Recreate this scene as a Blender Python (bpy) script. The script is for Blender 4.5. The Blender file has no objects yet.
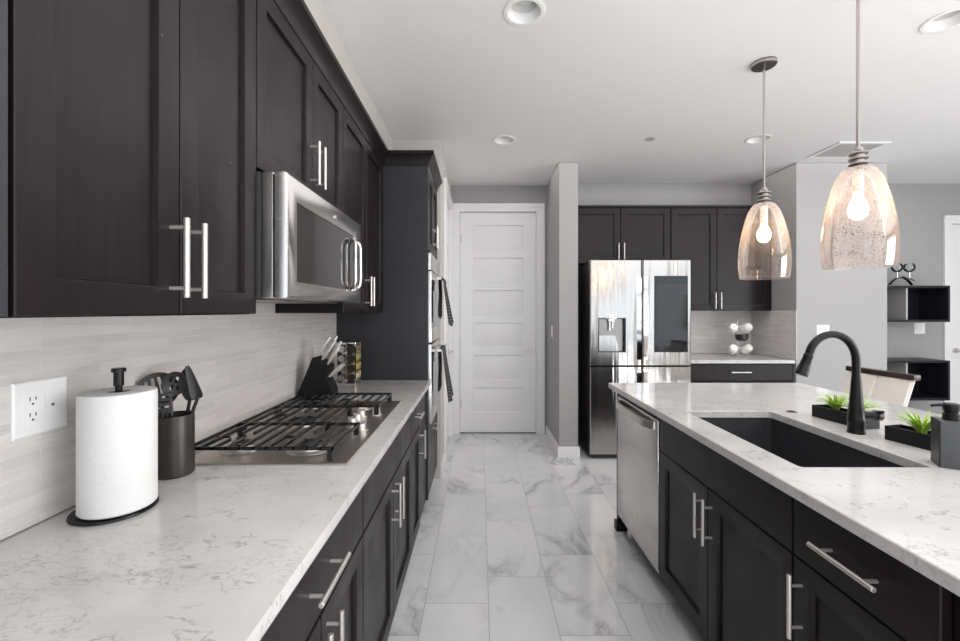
import bpy, bmesh, math, random
from mathutils import Vector, Matrix, noise
random.seed(7)
PI = math.pi
S = bpy.context.scene
COL = S.collection

# ------------------------------------------------------------------ camera
H = 1.382
CEIL = 2.79
cd = bpy.data.cameras.new('camera')
cam = bpy.data.objects.new('camera', cd)
COL.objects.link(cam)
cam.location = (0, 0, H)
cam.rotation_euler = (PI / 2, 0, 0)
cd.sensor_width = 36
cd.lens = 36 * 425 / 960
cd.shift_y = -9.5 / 960
cd.clip_start = 0.02
S.camera = cam

# ------------------------------------------------------------------ world, daylight, exposure
W = bpy.data.worlds.new('daylight')
S.world = W
W.use_nodes = True
wn = W.node_tree
wn.nodes['Background'].inputs[0].default_value = (0.80, 0.90, 1.0, 1)
wn.nodes['Background'].inputs[1].default_value = 1.6
S.view_settings.view_transform = 'Standard'
S.view_settings.look = 'None'
S.view_settings.gamma = 1
S.view_settings.use_curve_mapping = False
S.view_settings.exposure = 0.50


def area(name, loc, rot, sx, sy, power, color):
    l = bpy.data.lights.new(name, 'AREA')
    l.shape = 'RECTANGLE'
    l.size, l.size_y, l.energy, l.color = sx, sy, power, color
    o = bpy.data.objects.new(name, l)
    COL.objects.link(o)
    o.location, o.rotation_euler = loc, rot
    return o


# daylight entering by the windows behind the camera and by the living-room windows on the right
area('daylight_rear_window', (0.35, -3.33, 1.45), (PI / 2, 0, PI), 2.1, 2.0, 105, (1, 0.985, 0.99))
area('daylight_patio_window', (3.05, -3.33, 1.35), (PI / 2, 0, PI), 1.5, 2.3, 66, (0.97, 0.99, 1))
area('daylight_living_window', (6.63, -0.7, 1.42), (PI / 2, 0, PI / 2), 3.8, 2.1, 120, (1, 0.98, 0.98))


# added upward fill lamp at floor level behind the camera, lifts the ceiling
area('floor_up_fill', (2.2, -1.7, .02), (PI, 0, 0), 5.0, 2.2, 155, (1, 0.975, 0.965))
# added soft fill lamp just below the ceiling, lifts floor and far end
area('ceiling_down_fill', (2.3, 0.9, CEIL - .008), (0, 0, 0), 4.4, 7.2, 74, (1, 0.975, 0.975))


# ------------------------------------------------------------------ materials
def mat(name, color=(.8, .8, .8), rough=.5, metal=0.0, spec=.5, emit=None, estr=0, **kw):
    m = bpy.data.materials.new(name)
    m.use_nodes = True
    b = m.node_tree.nodes['Principled BSDF']
    b.inputs['Base Color'].default_value = (*color, 1)
    b.inputs['Roughness'].default_value = rough
    b.inputs['Metallic'].default_value = metal
    b.inputs['Specular IOR Level'].default_value = spec
    for k, v in kw.items():
        b.inputs[k.replace('_', ' ')].default_value = v
    if emit:
        b.inputs['Emission Color'].default_value = (*emit, 1)
        b.inputs['Emission Strength'].default_value = estr
    return m


class NT:
    """small node helper"""
    def __init__(s, m):
        s.t = m.node_tree
        s.b = s.t.nodes['Principled BSDF']

    def n(s, kind, **props):
        x = s.t.nodes.new(kind)
        for k, v in props.items():
            setattr(x, k, v)
        return x

    def l(s, a, b):
        s.t.links.new(a, b)

    def m(s, op, a, b=None, c=None):
        x = s.n('ShaderNodeMath', operation=op)
        for i, v in enumerate((a, b, c)):
            if v is None:
                continue
            if isinstance(v, (int, float)):
                x.inputs[i].default_value = v
            else:
                s.l(v, x.inputs[i])
        return x.outputs[0]

    def pos(s):
        return s.n('ShaderNodeNewGeometry').outputs['Position']

    def obj(s):
        return s.n('ShaderNodeTexCoord').outputs['Object']

    def sep(s, v):
        x = s.n('ShaderNodeSeparateXYZ')
        s.l(v, x.inputs[0])
        return x.outputs

    def comb(s, a, b, c=0.0):
        x = s.n('ShaderNodeCombineXYZ')
        for i, v in enumerate((a, b, c)):
            if isinstance(v, (int, float)):
                x.inputs[i].default_value = v
            else:
                s.l(v, x.inputs[i])
        return x.outputs[0]

    def scale(s, v, sc, rot=(0, 0, 0)):
        x = s.n('ShaderNodeMapping')
        x.inputs['Scale'].default_value = sc
        x.inputs['Rotation'].default_value = rot
        s.l(v, x.inputs[0])
        return x.outputs[0]

    def noise(s, v, scale, detail=3, rough=.5, dist=0.0):
        x = s.n('ShaderNodeTexNoise')
        x.inputs['Scale'].default_value = scale
        x.inputs['Detail'].default_value = detail
        x.inputs['Roughness'].default_value = rough
        x.inputs['Distortion'].default_value = dist
        s.l(v, x.inputs['Vector'])
        return x.outputs['Fac']

    def ramp(s, f, pts):
        x = s.n('ShaderNodeValToRGB')
        e = x.color_ramp.elements
        while len(e) < len(pts):
            e.new(.5)
        for i, (p, c) in enumerate(pts):
            e[i].position = p
            e[i].color = (*c, 1) if not isinstance(c, (int, float)) else (c, c, c, 1)
        s.l(f, x.inputs[0])
        return x.outputs[0]

    def mix(s, f, a, b):
        x = s.n('ShaderNodeMix', data_type='RGBA')
        for i, v in ((0, f), (6, a), (7, b)):
            if isinstance(v, (int, float)):
                x.inputs[i].default_value = v
            elif isinstance(v, tuple):
                x.inputs[i].default_value = (*v, 1)
            else:
                s.l(v, x.inputs[i])
        return x.outputs[2]

    def bump(s, h, strength=.2, dist=.002):
        x = s.n('ShaderNodeBump')
        x.inputs['Strength'].default_value = strength
        x.inputs['Distance'].default_value = dist
        s.l(h, x.inputs['Height'])
        s.l(x.outputs[0], s.b.inputs['Normal'])

    def color(s, c):
        s.l(c, s.b.inputs['Base Color'])

    def rough(s, c):
        s.l(c, s.b.inputs['Roughness'])


M = {}


def make_materials():
    # painted walls, ceiling
    m = mat('wall_paint', (.345, .338, .335), .7)
    t = NT(m); t.bump(t.noise(t.pos(), 90, 2), .08, .001); M['wall'] = m
    m = mat('wall_tone_pale', (.56, .53, .50), .7)  # paler, warmer wall tone for the boxed-in strip and pantry wall
    t = NT(m); t.bump(t.noise(t.pos(), 90, 2), .08, .001); M['wall_pale'] = m
    m = mat('ceiling_paint', (.76, .755, .75), .8)
    t = NT(m); t.bump(t.noise(t.pos(), 120, 2), .06, .001); M['ceiling'] = m
    m = mat('white_gloss_paint', (.80, .79, .79), .32)
    t = NT(m); t.bump(t.noise(t.pos(), 60, 2), .03, .0005); M['white'] = m
    M['plastic'] = mat('white_plastic', (.82, .82, .81), .35)
    M['plastic_dark'] = mat('dark_slot_plastic', (.03, .03, .03), .5)
    # espresso stained cabinets with fine grain, a few worn nicks
    m = mat('espresso_wood', (.012, .010, .011), .30, spec=.26)
    t = NT(m)
    p = t.obj()
    g = t.noise(t.scale(p, (30, 30, 2.2)), 3, 4, .6)
    c = t.ramp(g, [(.3, (.0064, .0043, .0050)), (.75, (.0125, .0084, .0096))])
    v = t.n('ShaderNodeTexVoronoi'); v.inputs['Scale'].default_value = 38
    t.l(t.pos(), v.inputs['Vector'])
    speck = t.m('LESS_THAN', v.outputs['Distance'], .085)
    msk = t.m('GREATER_THAN', t.noise(t.pos(), 4.2, 2), .66)
    t.color(t.mix(t.m('MULTIPLY', t.m('MULTIPLY', speck, msk), .55), c, (.30, .28, .27)))
    t.rough(t.ramp(t.noise(t.pos(), 7, 3), [(.3, .30), (.7, .42)]))
    t.bump(g, .05, .0006)
    M['cab'] = m
    m = mat('slate_black_side_panel', (.030, .030, .034), .42, spec=.35)
    t = NT(m); t.bump(t.noise(t.scale(t.obj(), (30, 30, 2.2)), 3, 4, .6), .04, .0006)
    M['cab_panel'] = m
    M['cab_inside'] = mat('cabinet_carcass', (.010, .009, .009), .6)
    # steel
    def steel(name, col, r, vec):
        m = mat(name, col, r, 1.0)
        t = NT(m)
        n = t.noise(t.scale(t.pos(), vec), 5, 3, .6)
        t.rough(t.ramp(n, [(.3, r * .85), (.7, r * 1.2)]))
        t.bump(n, .035, .0005)
        return m
    M['steel'] = steel('brushed_stainless_steel', (.60, .58, .565), .23, (3, 3, 180))
    M['tray_steel'] = steel('warm_brushed_tray_steel', (.66, .60, .55), .36, (160, 3, 3))
    M['steel_v'] = steel('vertical_brushed_steel', (.60, .585, .57), .20, (160, 160, 2))
    M['steel_polished'] = mat('polished_steel', (.72, .71, .70), .10, 1)
    M['nickel'] = mat('brushed_nickel', (.66, .63, .60), .36, .82)
    M['nickel_rod'] = mat('pendant_nickel', (.27, .25, .24), .28, 1)
    M['nickel_dark'] = mat('dark_nickel', (.30, .28, .27), .30, 1)
    M['black_metal'] = mat('matte_black_metal', (.013, .012, .012), .28, .5, spec=.4)
    M['black_iron'] = mat('cast_iron_enamel', (.010, .010, .010), .24)
    M['black_plastic'] = mat('black_nylon', (.017, .017, .018), .42)
    M['black_glass'] = mat('black_glass', (.010, .010, .011), .05)
    M['screen'] = mat('grey_screen_glass', (.045, .045, .047), .06, spec=.3)
    M['oven_glass'] = mat('smoked_oven_glass', (.03, .028, .027), .07)
    m = mat('brown_crock', (.045, .038, .034), .34, .3); M['crock'] = m
    m = mat('granite_sink', (.018, .018, .021), .45)
    t = NT(m); t.color(t.ramp(t.noise(t.pos(), 420, 1), [(.45, (.022, .022, .026)), (.72, (.07, .07, .078))])); M['sink'] = m
    # quartz worktop
    m = mat('white_quartz', (.7, .7, .69), .12)
    t = NT(m); p = t.pos()
    w = t.scale(p, (1.0, 1.9, 1), (0, 0, .6))
    base = t.ramp(t.noise(w, 3.2, 4, .55), [(.35, (.52, .512, .505)), (.65, (.60, .592, .582))])
    a = t.m('ABSOLUTE', t.m('SUBTRACT', t.noise(w, 10, 4, .55, .15), .5))
    vein = t.ramp(a, [(.0, 1.0), (.022, 0.0)])
    brk = t.ramp(t.noise(p, 17, 3, .6), [(.50, 0.0), (.62, 1.0)])
    a2 = t.m('ABSOLUTE', t.m('SUBTRACT', t.noise(w, 26, 3, .5, .2), .5))
    vein2 = t.m('MULTIPLY', t.ramp(a2, [(.0, 1.0), (.03, 0.0)]), t.ramp(t.noise(p, 6, 2), [(.5, 0.0), (.66, .6)]))
    vf = t.m('MINIMUM', t.m('ADD', t.m('MULTIPLY', vein, brk), vein2), 1.0)
    t.color(t.mix(t.m('MULTIPLY', vf, .62), base, (.22, .21, .21)))
    M['quartz'] = m
    # linear mosaic backsplash (u along the wall, v up)
    def tiles(name, axis):
        m = mat(name, (.55, .53, .50), .2)
        t = NT(m); s = t.sep(t.pos())
        u = s[1] if axis == 'y' else s[0]
        vec = t.comb(u, s[2], 0)
        br = t.n('ShaderNodeTexBrick')
        br.offset, br.offset_frequency = .37, 2
        t.l(vec, br.inputs['Vector'])
        br.inputs['Color1'].default_value = (.69, .655, .63, 1)
        br.inputs['Color2'].default_value = (.56, .53, .51, 1)
        br.inputs['Mortar'].default_value = (.68, .65, .625, 1)
        br.inputs['Scale'].default_value = 1
        br.inputs['Brick Width'].default_value = .235
        br.inputs['Row Height'].default_value = .0245
        br.inputs['Mortar Size'].default_value = .0013
        br.inputs['Mortar Smooth'].default_value = .3
        streak = t.noise(t.comb(t.m('MULTIPLY', u, 5.0), t.m('MULTIPLY', s[2], 60.0), 0), 1.0, 3)
        t.color(t.mix(.30, br.outputs['Color'], t.ramp(streak, [(.3, (.54, .51, .49)), (.7, (.74, .71, .69))])))
        t.rough(t.m('ADD', t.m('MULTIPLY', br.outputs['Fac'], .5), .17))
        t.bump(t.m('MULTIPLY', br.outputs['Fac'], -1.0), .35, .0012)
        return m
    M['tile_y'] = tiles('linear_mosaic_tile_side', 'y')
    M['tile_x'] = tiles('linear_mosaic_tile_back', 'x')
    # marble look floor tiles, 0.3 x 0.6, one-third stagger
    m = mat('marble_floor_tile', (.7, .7, .7), .07)
    t = NT(m); s = t.sep(t.pos())
    cu = t.m('DIVIDE', t.m('SUBTRACT', s[0], .04), .3)
    col = t.m('FLOOR', cu)
    cv = t.m('DIVIDE', t.m('SUBTRACT', t.m('SUBTRACT', s[1], 2.21), t.m('MULTIPLY', col, .2)), .6)
    row = t.m('FLOOR', cv)
    fu = t.m('MULTIPLY', t.m('SUBTRACT', cu, col), .3)
    fv = t.m('MULTIPLY', t.m('SUBTRACT', cv, row), .6)
    du = t.m('MINIMUM', fu, t.m('SUBTRACT', .3, fu))
    dv = t.m('MINIMUM', fv, t.m('SUBTRACT', .6, fv))
    grout = t.m('LESS_THAN', t.m('MINIMUM', du, dv), .0017)
    rid = t.m('FRACT', t.m('MULTIPLY', t.m('SINE', t.m('ADD', t.m('MULTIPLY', col, 12.9898), t.m('MULTIPLY', row, 78.233))), 43758.5))
    vec = t.comb(t.m('ADD', s[0], t.m('MULTIPLY', rid, 7.0)), t.m('ADD', s[1], t.m('MULTIPLY', rid, 13.0)), rid)
    w = t.scale(vec, (1.0, .62, 1), (0, 0, -.55))
    a = t.m('ABSOLUTE', t.m('SUBTRACT', t.noise(w, 2.2, 6, .55, .9), .5))
    vein = t.ramp(a, [(.0, .85), (.012, .42), (.07, 0.0)])
    vmask = t.ramp(t.noise(w, 1.9, 2), [(.42, .06), (.60, 1.0)])
    cloud = t.ramp(t.noise(w, 1.6, 4, .6), [(.35, (.63, .635, .645)), (.62, (.72, .72, .72))])
    c = t.mix(t.m('MULTIPLY', t.m('MULTIPLY', vein, vmask), .75), cloud, (.20, .20, .205))
    t.color(t.mix(grout, c, (.36, .35, .34)))
    t.rough(t.m('ADD', t.m('MULTIPLY', grout, .5), .07))
    t.bump(t.m('MULTIPLY', grout, -1.0), .3, .001)
    M['floor'] = m
    # paper towel
    m = mat('paper_towel', (.74, .74, .73), .9)
    t = NT(m); s = t.sep(t.obj())
    ang = t.m('MULTIPLY', t.m('ARCTAN2', s[1], s[0]), .074)
    br = t.n('ShaderNodeTexVoronoi'); br.inputs['Scale'].default_value = 95
    t.l(t.comb(ang, s[2], 0), br.inputs['Vector'])
    t.bump(br.outputs['Distance'], .35, .0015)
    M['paper'] = m
    M['cardboard'] = mat('cardboard_tube', (.35, .24, .16), .8)
    # refrigerator steel: fine horizontal brushing, slightly wavy sheet
    m = mat('refrigerator_steel', (.47, .45, .43), .15, 1.0, Anisotropic=.75, Anisotropic_Rotation=.25)
    t = NT(m)
    n1 = t.noise(t.scale(t.pos(), (8, 8, .5)), 1, 2, .5)
    n2 = t.noise(t.scale(t.pos(), (2, 2, 260)), 3, 2, .5)
    bb = t.m('ADD', t.m('MULTIPLY', n1, 2.6), t.m('MULTIPLY', n2, .02))
    t.bump(bb, .40, .012)
    M['fridge'] = m
    # seeded glass: clear glass with small bubbles, slightly warm
    m = bpy.data.materials.new('seeded_glass'); m.use_nodes = True
    nt = m.node_tree; nt.nodes.remove(nt.nodes['Principled BSDF'])
    class T(NT):
        def __init__(s): s.t = nt
    t = T()
    out = nt.nodes['Material Output']
    tr = t.n('ShaderNodeBsdfTransparent'); tr.inputs[0].default_value = (.975, .945, .93, 1)
    gl = t.n('ShaderNodeBsdfGlossy'); gl.inputs['Roughness'].default_value = .06
    df = t.n('ShaderNodeBsdfTranslucent'); df.inputs[0].default_value = (1, .86, .78, 1)
    v = t.n('ShaderNodeTexVoronoi'); v.inputs['Scale'].default_value = 105
    t.l(t.obj(), v.inputs['Vector'])
    seeds = t.m('LESS_THAN', v.outputs['Distance'], .30)
    patch = t.ramp(t.noise(t.obj(), 26, 2), [(.42, 0.0), (.56, 1.0)])
    sd = t.m('MULTIPLY', seeds, patch)
    bp = t.n('ShaderNodeBump'); bp.inputs['Strength'].default_value = .6; bp.inputs['Distance'].default_value = .002
    t.l(v.outputs['Distance'], bp.inputs['Height'])
    lw = t.n('ShaderNodeLayerWeight'); lw.inputs[0].default_value = .32
    m1 = t.n('ShaderNodeMixShader')
    t.l(t.m('MINIMUM', t.m('ADD', t.m('MULTIPLY', lw.outputs['Fresnel'], .7), t.m('MULTIPLY', sd, .05)), .9), m1.inputs[0])
    t.l(tr.outputs[0], m1.inputs[1]); t.l(gl.outputs[0], m1.inputs[2])
    m2 = t.n('ShaderNodeMixShader')
    t.l(t.m('ADD', t.m('MULTIPLY', lw.outputs['Facing'], .12), .030), m2.inputs[0])
    t.l(t.mix(sd, (.99, .972, .962), (.66, .56, .50)), tr.inputs[0])
    t.l(m1.outputs[0], m2.inputs[1]); t.l(df.outputs[0], m2.inputs[2])
    t.l(m2.outputs[0], out.inputs[0])
    M['seeded'] = m
    # clear thin glass
    m = bpy.data.materials.new('clear_thin_glass'); m.use_nodes = True
    nt = m.node_tree; nt.nodes.remove(nt.nodes['Principled BSDF'])
    out = nt.nodes['Material Output']
    tr = nt.nodes.new('ShaderNodeBsdfTransparent'); tr.inputs[0].default_value = (.93, .95, .95, 1)
    gl = nt.nodes.new('ShaderNodeBsdfGlossy'); gl.inputs['Roughness'].default_value = .03
    lw = nt.nodes.new('ShaderNodeLayerWeight'); lw.inputs[0].default_value = .35
    mx = nt.nodes.new('ShaderNodeMixShader')
    for a, b in ((lw.outputs['Fresnel'], mx.inputs[0]), (tr.outputs[0], mx.inputs[1]), (gl.outputs[0], mx.inputs[2]), (mx.outputs[0], out.inputs[0])):
        nt.links.new(a, b)
    M['clear'] = m
    M['bulb'] = mat('lit_bulb', (1, .9, .75), .4, emit=(1.0, .72, .42), estr=18)
    M['leaf'] = mat('fresh_green_leaf', (.33, .52, .06), .45)
    m = mat('hedge_leaves', (.05, .13, .03), .7)
    t = NT(m); t.color(t.ramp(t.noise(t.pos(), 14, 4), [(.35, (.02, .06, .012)), (.7, (.20, .38, .08))])); M['hedge'] = m
    M['soil'] = mat('dark_gravel', (.02, .018, .016), .9)
    m = mat('striped_towel_cloth', (.02, .02, .022), .95)
    t = NT(m); s = t.sep(t.pos())
    st = t.m('LESS_THAN', t.m('FRACT', t.m('MULTIPLY', s[2], 44.0)), .11)
    t.color(t.mix(st, (.018, .018, .020), (.30, .29, .28))); t.bump(t.noise(t.pos(), 500, 1), .4, .001); M['towel'] = m
    m = mat('cream_upholstery', (.74, .69, .64), .6)
    t = NT(m); t.bump(t.noise(t.pos(), 350, 2), .1, .001); M['cream'] = m
    M['dark_wood'] = mat('dark_brown_wood', (.030, .018, .014), .3)
    M['shelf'] = mat('charcoal_shelf_laminate', (.010, .011, .015), .35, spec=.3)
    M['slate'] = mat('slate_dispenser', (.075, .078, .085), .5)
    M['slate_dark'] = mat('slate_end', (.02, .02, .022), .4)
    M['ceramic'] = mat('white_ceramic', (.82, .81, .80), .15)
    M['knife'] = mat('satin_knife_handle', (.74, .71, .68), .30, .75)
    M['block'] = mat('black_block_wood', (.009, .009, .010), .45, spec=.25)
    M['vent'] = mat('grey_vent_metal', (.42, .41, .40), .5)
    M['vent_dark'] = mat('vent_gap', (.10, .10, .10), .8)
    M['concrete'] = mat('patio_concrete', (.45, .43, .40), .9)
    M['baffle'] = mat('white_baffle', (.62, .62, .62), .6)
    for i, c in enumerate([(.45, .33, .06), (.16, .20, .05), (.30, .32, .08), (.50, .42, .25), (.20, .10, .04)]):
        M['spice%d' % i] = mat('spice_fill_%s' % 'abcde'[i], c, .5)


make_materials()


# ------------------------------------------------------------------ mesh helpers
class MB:
    def __init__(s):
        s.bm = bmesh.new()

    def _add(s, b2):
        me = bpy.data.meshes.new('t')
        b2.to_mesh(me); b2.free()
        s.bm.from_mesh(me)
        bpy.data.meshes.remove(me)

    def box(s, x0, x1, y0, y1, z0, z1, bev=0.0, seg=2, mtx=None):
        b = bmesh.new()
        bmesh.ops.create_cube(b, size=1)
        for v in b.verts:
            v.co = Vector(((x0 + x1) / 2 + v.co.x * (x1 - x0), (y0 + y1) / 2 + v.co.y * (y1 - y0), (z0 + z1) / 2 + v.co.z * (z1 - z0)))
        if bev:
            bmesh.ops.bevel(b, geom=b.edges[:], offset=bev, segments=seg, affect='EDGES', profile=.6)
        if mtx:
            b.transform(mtx)
        s._add(b)
        return s

    def ring(s, pts_list, close=True, cap0=True, cap1=True):
        """loft between rings of equal length"""
        bm = s.bm
        rings = [[bm.verts.new(p) for p in r] for r in pts_list]
        n = len(rings[0])
        for a, b in zip(rings, rings[1:]):
            for i in range(n if close else n - 1):
                j = (i + 1) % n
                try:
                    bm.faces.new((a[i], a[j], b[j], b[i]))
                except ValueError:
                    pass
        if cap0:
            bm.faces.new(list(reversed(rings[0])))
        if cap1:
            bm.faces.new(rings[-1])
        return s

    def tube(s, path, r, seg=12, cap=True):
        """r: number or list; path: list of points"""
        P = [Vector(p) for p in path]
        n = len(P)
        R = r if isinstance(r, (list, tuple)) else [r] * n
        t0 = (P[1] - P[0]).normalized()
        up = Vector((0, 0, 1)) if abs(t0.z) < .9 else Vector((1, 0, 0))
        a = t0.cross(up).normalized()
        rings = []
        for i in range(n):
            if i == 0: t = P[1] - P[0]
            elif i == n - 1: t = P[-1] - P[-2]
            else: t = (P[i + 1] - P[i]).normalized() + (P[i] - P[i - 1]).normalized()
            t = t.normalized()
            a = (a - t * a.dot(t)).normalized()
            b = t.cross(a)
            rings.append([P[i] + (a * math.cos(2 * PI * k / seg) + b * math.sin(2 * PI * k / seg)) * R[i] for k in range(seg)])
        return s.ring(rings, True, cap, cap)

    def cyl(s, p0, p1, r, seg=20, r1=None):
        return s.tube([p0, p1], [r, r if r1 is None else r1], seg)

    def lathe(s, prof, c=(0, 0, 0), seg=40, cap0=False, cap1=False, axis='z'):
        rings = []
        for (r, z) in prof:
            q = []
            for k in range(seg):
                A = 2 * PI * k / seg
                x, y = r * math.cos(A), r * math.sin(A)
                v = (x, y, z) if axis == 'z' else ((x, z, y) if axis == 'y' else (z, x, y))
                q.append((c[0] + v[0], c[1] + v[1], c[2] + v[2]))
            rings.append(q)
        return s.ring(rings, True, cap0, cap1)

    def prism(s, pts, d):
        """pts: closed polygon in 3D; d: extrusion vector"""
        d = Vector(d)
        return s.ring([[Vector(p) for p in pts], [Vector(p) + d for p in pts]])

    def sweep(s, path, prof):
        """path in xy, profile (outward, z), outward = right of travel"""
        n = len(path)
        rings = []
        ns = []
        for a, b in zip(path, path[1:]):
            d = Vector((b[0] - a[0], b[1] - a[1])).normalized()
            ns.append(Vector((d.y, -d.x)))
        for i, p in enumerate(path):
            if i == 0: o = ns[0]
            elif i == n - 1: o = ns[-1]
            else: o = (ns[i - 1] + ns[i]) / (1 + ns[i - 1].dot(ns[i]))
            rings.append([(p[0] + o.x * q[0], p[1] + o.y * q[0], q[1]) for q in prof])
        return s.ring(rings)

    def build(s, name, m, parent=None, smooth=True, angle=35):
        bm = s.bm
        bmesh.ops.remove_doubles(bm, verts=bm.verts, dist=1e-6)
        bmesh.ops.recalc_face_normals(bm, faces=bm.faces)
        if smooth:
            ca = math.radians(angle)
            for f in bm.faces: f.smooth = True
            for e in bm.edges:
                if len(e.link_faces) == 2:
                    e.smooth = e.calc_face_angle(0) < ca
                else:
                    e.smooth = False
        off = Vector((0, 0, 0))
        if parent:
            q = parent
            while q: off += q.location; q = q.parent
        else:
            xs = [v.co.x for v in bm.verts]; ys = [v.co.y for v in bm.verts]; zs = [v.co.z for v in bm.verts]
            off = Vector(((min(xs) + max(xs)) / 2, (min(ys) + max(ys)) / 2, min(zs)))
        bm.transform(Matrix.Translation(-off))
        me = bpy.data.meshes.new(name)
        bm.to_mesh(me); bm.free()
        me.materials.append(M[m] if isinstance(m, str) else m)
        o = bpy.data.objects.new(name, me)
        COL.objects.link(o)
        if parent: o.parent = parent
        else: o.location = off
        return o


def thing(name, label, cat, loc, group=None):
    o = bpy.data.objects.new(name, None)
    o.empty_display_size = .05
    COL.objects.link(o)
    o.location = loc
    return tag(o, label, cat, group)


def tag(o, label, cat, group=None):
    o['label'] = label; o['category'] = cat
    if group: o['group'] = group
    return o


def struct(o, label=None):
    o['kind'] = 'structure'
    if label: o['label'] = label
    return o


def empty_struct(name, loc, label):
    o = bpy.data.objects.new(name, None)
    COL.objects.link(o); o.location = loc
    return struct(o, label)


def copy_tree(o, parent=None):
    c = o.copy(); COL.objects.link(c); c.parent = parent
    for ch in list(o.children): copy_tree(ch, c)
    return c


def V(*a): return Vector(a)
UX, UY, UZ = V(1, 0, 0), V(0, 1, 0), V(0, 0, 1)


def shaker(P, U, N, w, h, t=.02, rail=.056, rec=.012):
    """door with a recessed panel; P lower corner on the back plane"""
    mb = MB(); P = Vector(P)
    def rect(ins, d): return [P + U * ins + UZ * ins + N * d, P + U * (w - ins) + UZ * ins + N * d, P + U * (w - ins) + UZ * (h - ins) + N * d, P + U * ins + UZ * (h - ins) + N * d]
    mb.ring([rect(0, 0), rect(0, t - .002), rect(.002, t), rect(rail, t), rect(rail + .004, t - .0015), rect(rail + .007, t - rec), rect(rail + .009, t - rec)])
    return mb


def slab(P, U, N, w, h, t=.02):
    mb = MB(); P = Vector(P)
    def rect(ins, d): return [P + U * ins + UZ * ins + N * d, P + U * (w - ins) + UZ * ins + N * d, P + U * (w - ins) + UZ * (h - ins) + N * d, P + U * ins + UZ * (h - ins) + N * d]
    mb.ring([rect(0, 0), rect(0, t - .0025), rect(.0025, t)])
    return mb


def pull(C, D, N, L, parent, r=.0062, out=.034, sp=None):
    """bar pull: centre C on the door face, along D, standing out along N"""
    C = Vector(C); mb = MB()
    sp = sp if sp is not None else L * .5 - .03
    c = C + N * out
    mb.tube([c - D * (L / 2), c - D * (L / 2 - .001), c + D * (L / 2 - .001), c + D * (L / 2)], [r * .8, r, r, r * .8], 14)
    for s in (-1, 1):
        mb.cyl(C + D * (s * sp), c + D * (s * sp), r * .72, 10)
    o = mb.build('handle', 'nickel', parent)
    o['label'] = 'brushed nickel bar handle'
    return o


def carcass(parent, x0, x1, y0, y1, z0, z1, front, t=.018, top=True, opening=None):
    """hollow cabinet body, open on the side `front` ('+x','-x','-y')"""
    mb = MB()
    e = t
    mb.box(x0, x1, y0, y1, z0, z0 + e)
    if top: mb.box(x0, x1, y0, y1, z1 - e, z1)
    za, zb = z0 + e, (z1 - e if top else z1)
    if front in ('+x', '-x'):
        mb.box(x0, x1, y0, y0 + e, za, zb); mb.box(x0, x1, y1 - e, y1, za, zb)
        if front == '+x': mb.box(x0, x0 + .01, y0 + e, y1 - e, za, zb)
        else: mb.box(x1 - .01, x1, y0 + e, y1 - e, za, zb)
    else:
        mb.box(x0, x0 + e, y0, y1, za, zb); mb.box(x1 - e, x1, y0, y1, za, zb)
        mb.box(x0 + e, x1 - e, y1 - .01, y1, za, zb)
    return mb

# ------------------------------------------------------------------ the setting
XL, YB = -.981, 4.70            # left kitchen wall, back wall of the fridge alcove
XR, YR = 6.5, -3.2              # right wall, wall behind the camera
YD, XP = 4.775, -.325           # wall with the tall white door, face of the pantry wall


def wall(name, label, *boxes, m='wall'):
    mb = MB()
    for b in boxes: mb.box(*b)
    return struct(mb.build(name, m, smooth=False), label)


struct(MB().box(XL - .1, XR + .1, YR - .1, 5.0, -.10, 0).build('floor', 'floor', smooth=False), 'glossy white marble-look tile floor')

# ceiling with real recesses for the four downlights
LIGHTS = [(.208, 2.0), (.20, 3.5), (2.265, 2.056), (2.28, 3.479)]
ce = MB().box(XL - .1, XR + .1, YR - .1, 5.0, CEIL, CEIL + .14).build('ceiling', 'ceiling', smooth=False)
cut = MB()
for (x, y) in LIGHTS: cut.cyl((x, y, CEIL - .05), (x, y, CEIL + .12), .083, 40)
cut.cyl((1.39, 3.48, CEIL - .05), (1.39, 3.48, CEIL + .03), .03, 24)
co = cut.build('cutter', 'ceiling')
md = ce.modifiers.new('b', 'BOOLEAN'); md.object = co; md.operation = 'DIFFERENCE'; md.solver = 'EXACT'
dg = bpy.context.evaluated_depsgraph_get()
nm = bpy.data.meshes.new_from_object(ce.evaluated_get(dg))
ce.modifiers.clear(); ce.data = nm
bpy.data.objects.remove(co)
struct(ce, 'smooth white ceiling')

wall('wall_left', 'kitchen side wall behind the cooktop', (XL - .1, XL, YR, 5.0, 0, CEIL))
wall('wall_left_upper', 'pale boxed-in wall above the left cabinets', (XL, -.72, YR, 3.50, 2.475, CEIL), m='wall_pale')
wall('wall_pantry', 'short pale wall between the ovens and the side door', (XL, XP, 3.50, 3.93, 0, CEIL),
     (XL, XP, 4.665, YD, 0, CEIL), (XL, XP, 3.93, 4.665, 2.51, CEIL), (XL, XL + .2, 3.93, 4.665, 0, 2.51), m='wall_pale')
wall('wall_back', 'grey wall around the tall white door', (XL, -.232, YD, 5.0, 0, CEIL), (.636, .75, YD, 5.0, 0, CEIL), (-.232, .636, YD, 5.0, 2.50, CEIL), (-.232, .636, 4.86, 5.0, 0, 2.50))  # last box: unseen block added behind the door to stop light leaking in
wall('wall_partition', 'narrow grey wall end between the door and the refrigerator', (.75, .927, 4.02, 5.0, 0, CEIL))
wall('wall_alcove', 'grey wall behind the refrigerator and its cabinets', (.927, 3.0, YB, 5.0, 0, CEIL))
wall('wall_pillar', 'wide grey wall block right of the alcove', (3.0, 3.86, 4.03, 5.0, 0, CEIL))
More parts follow.
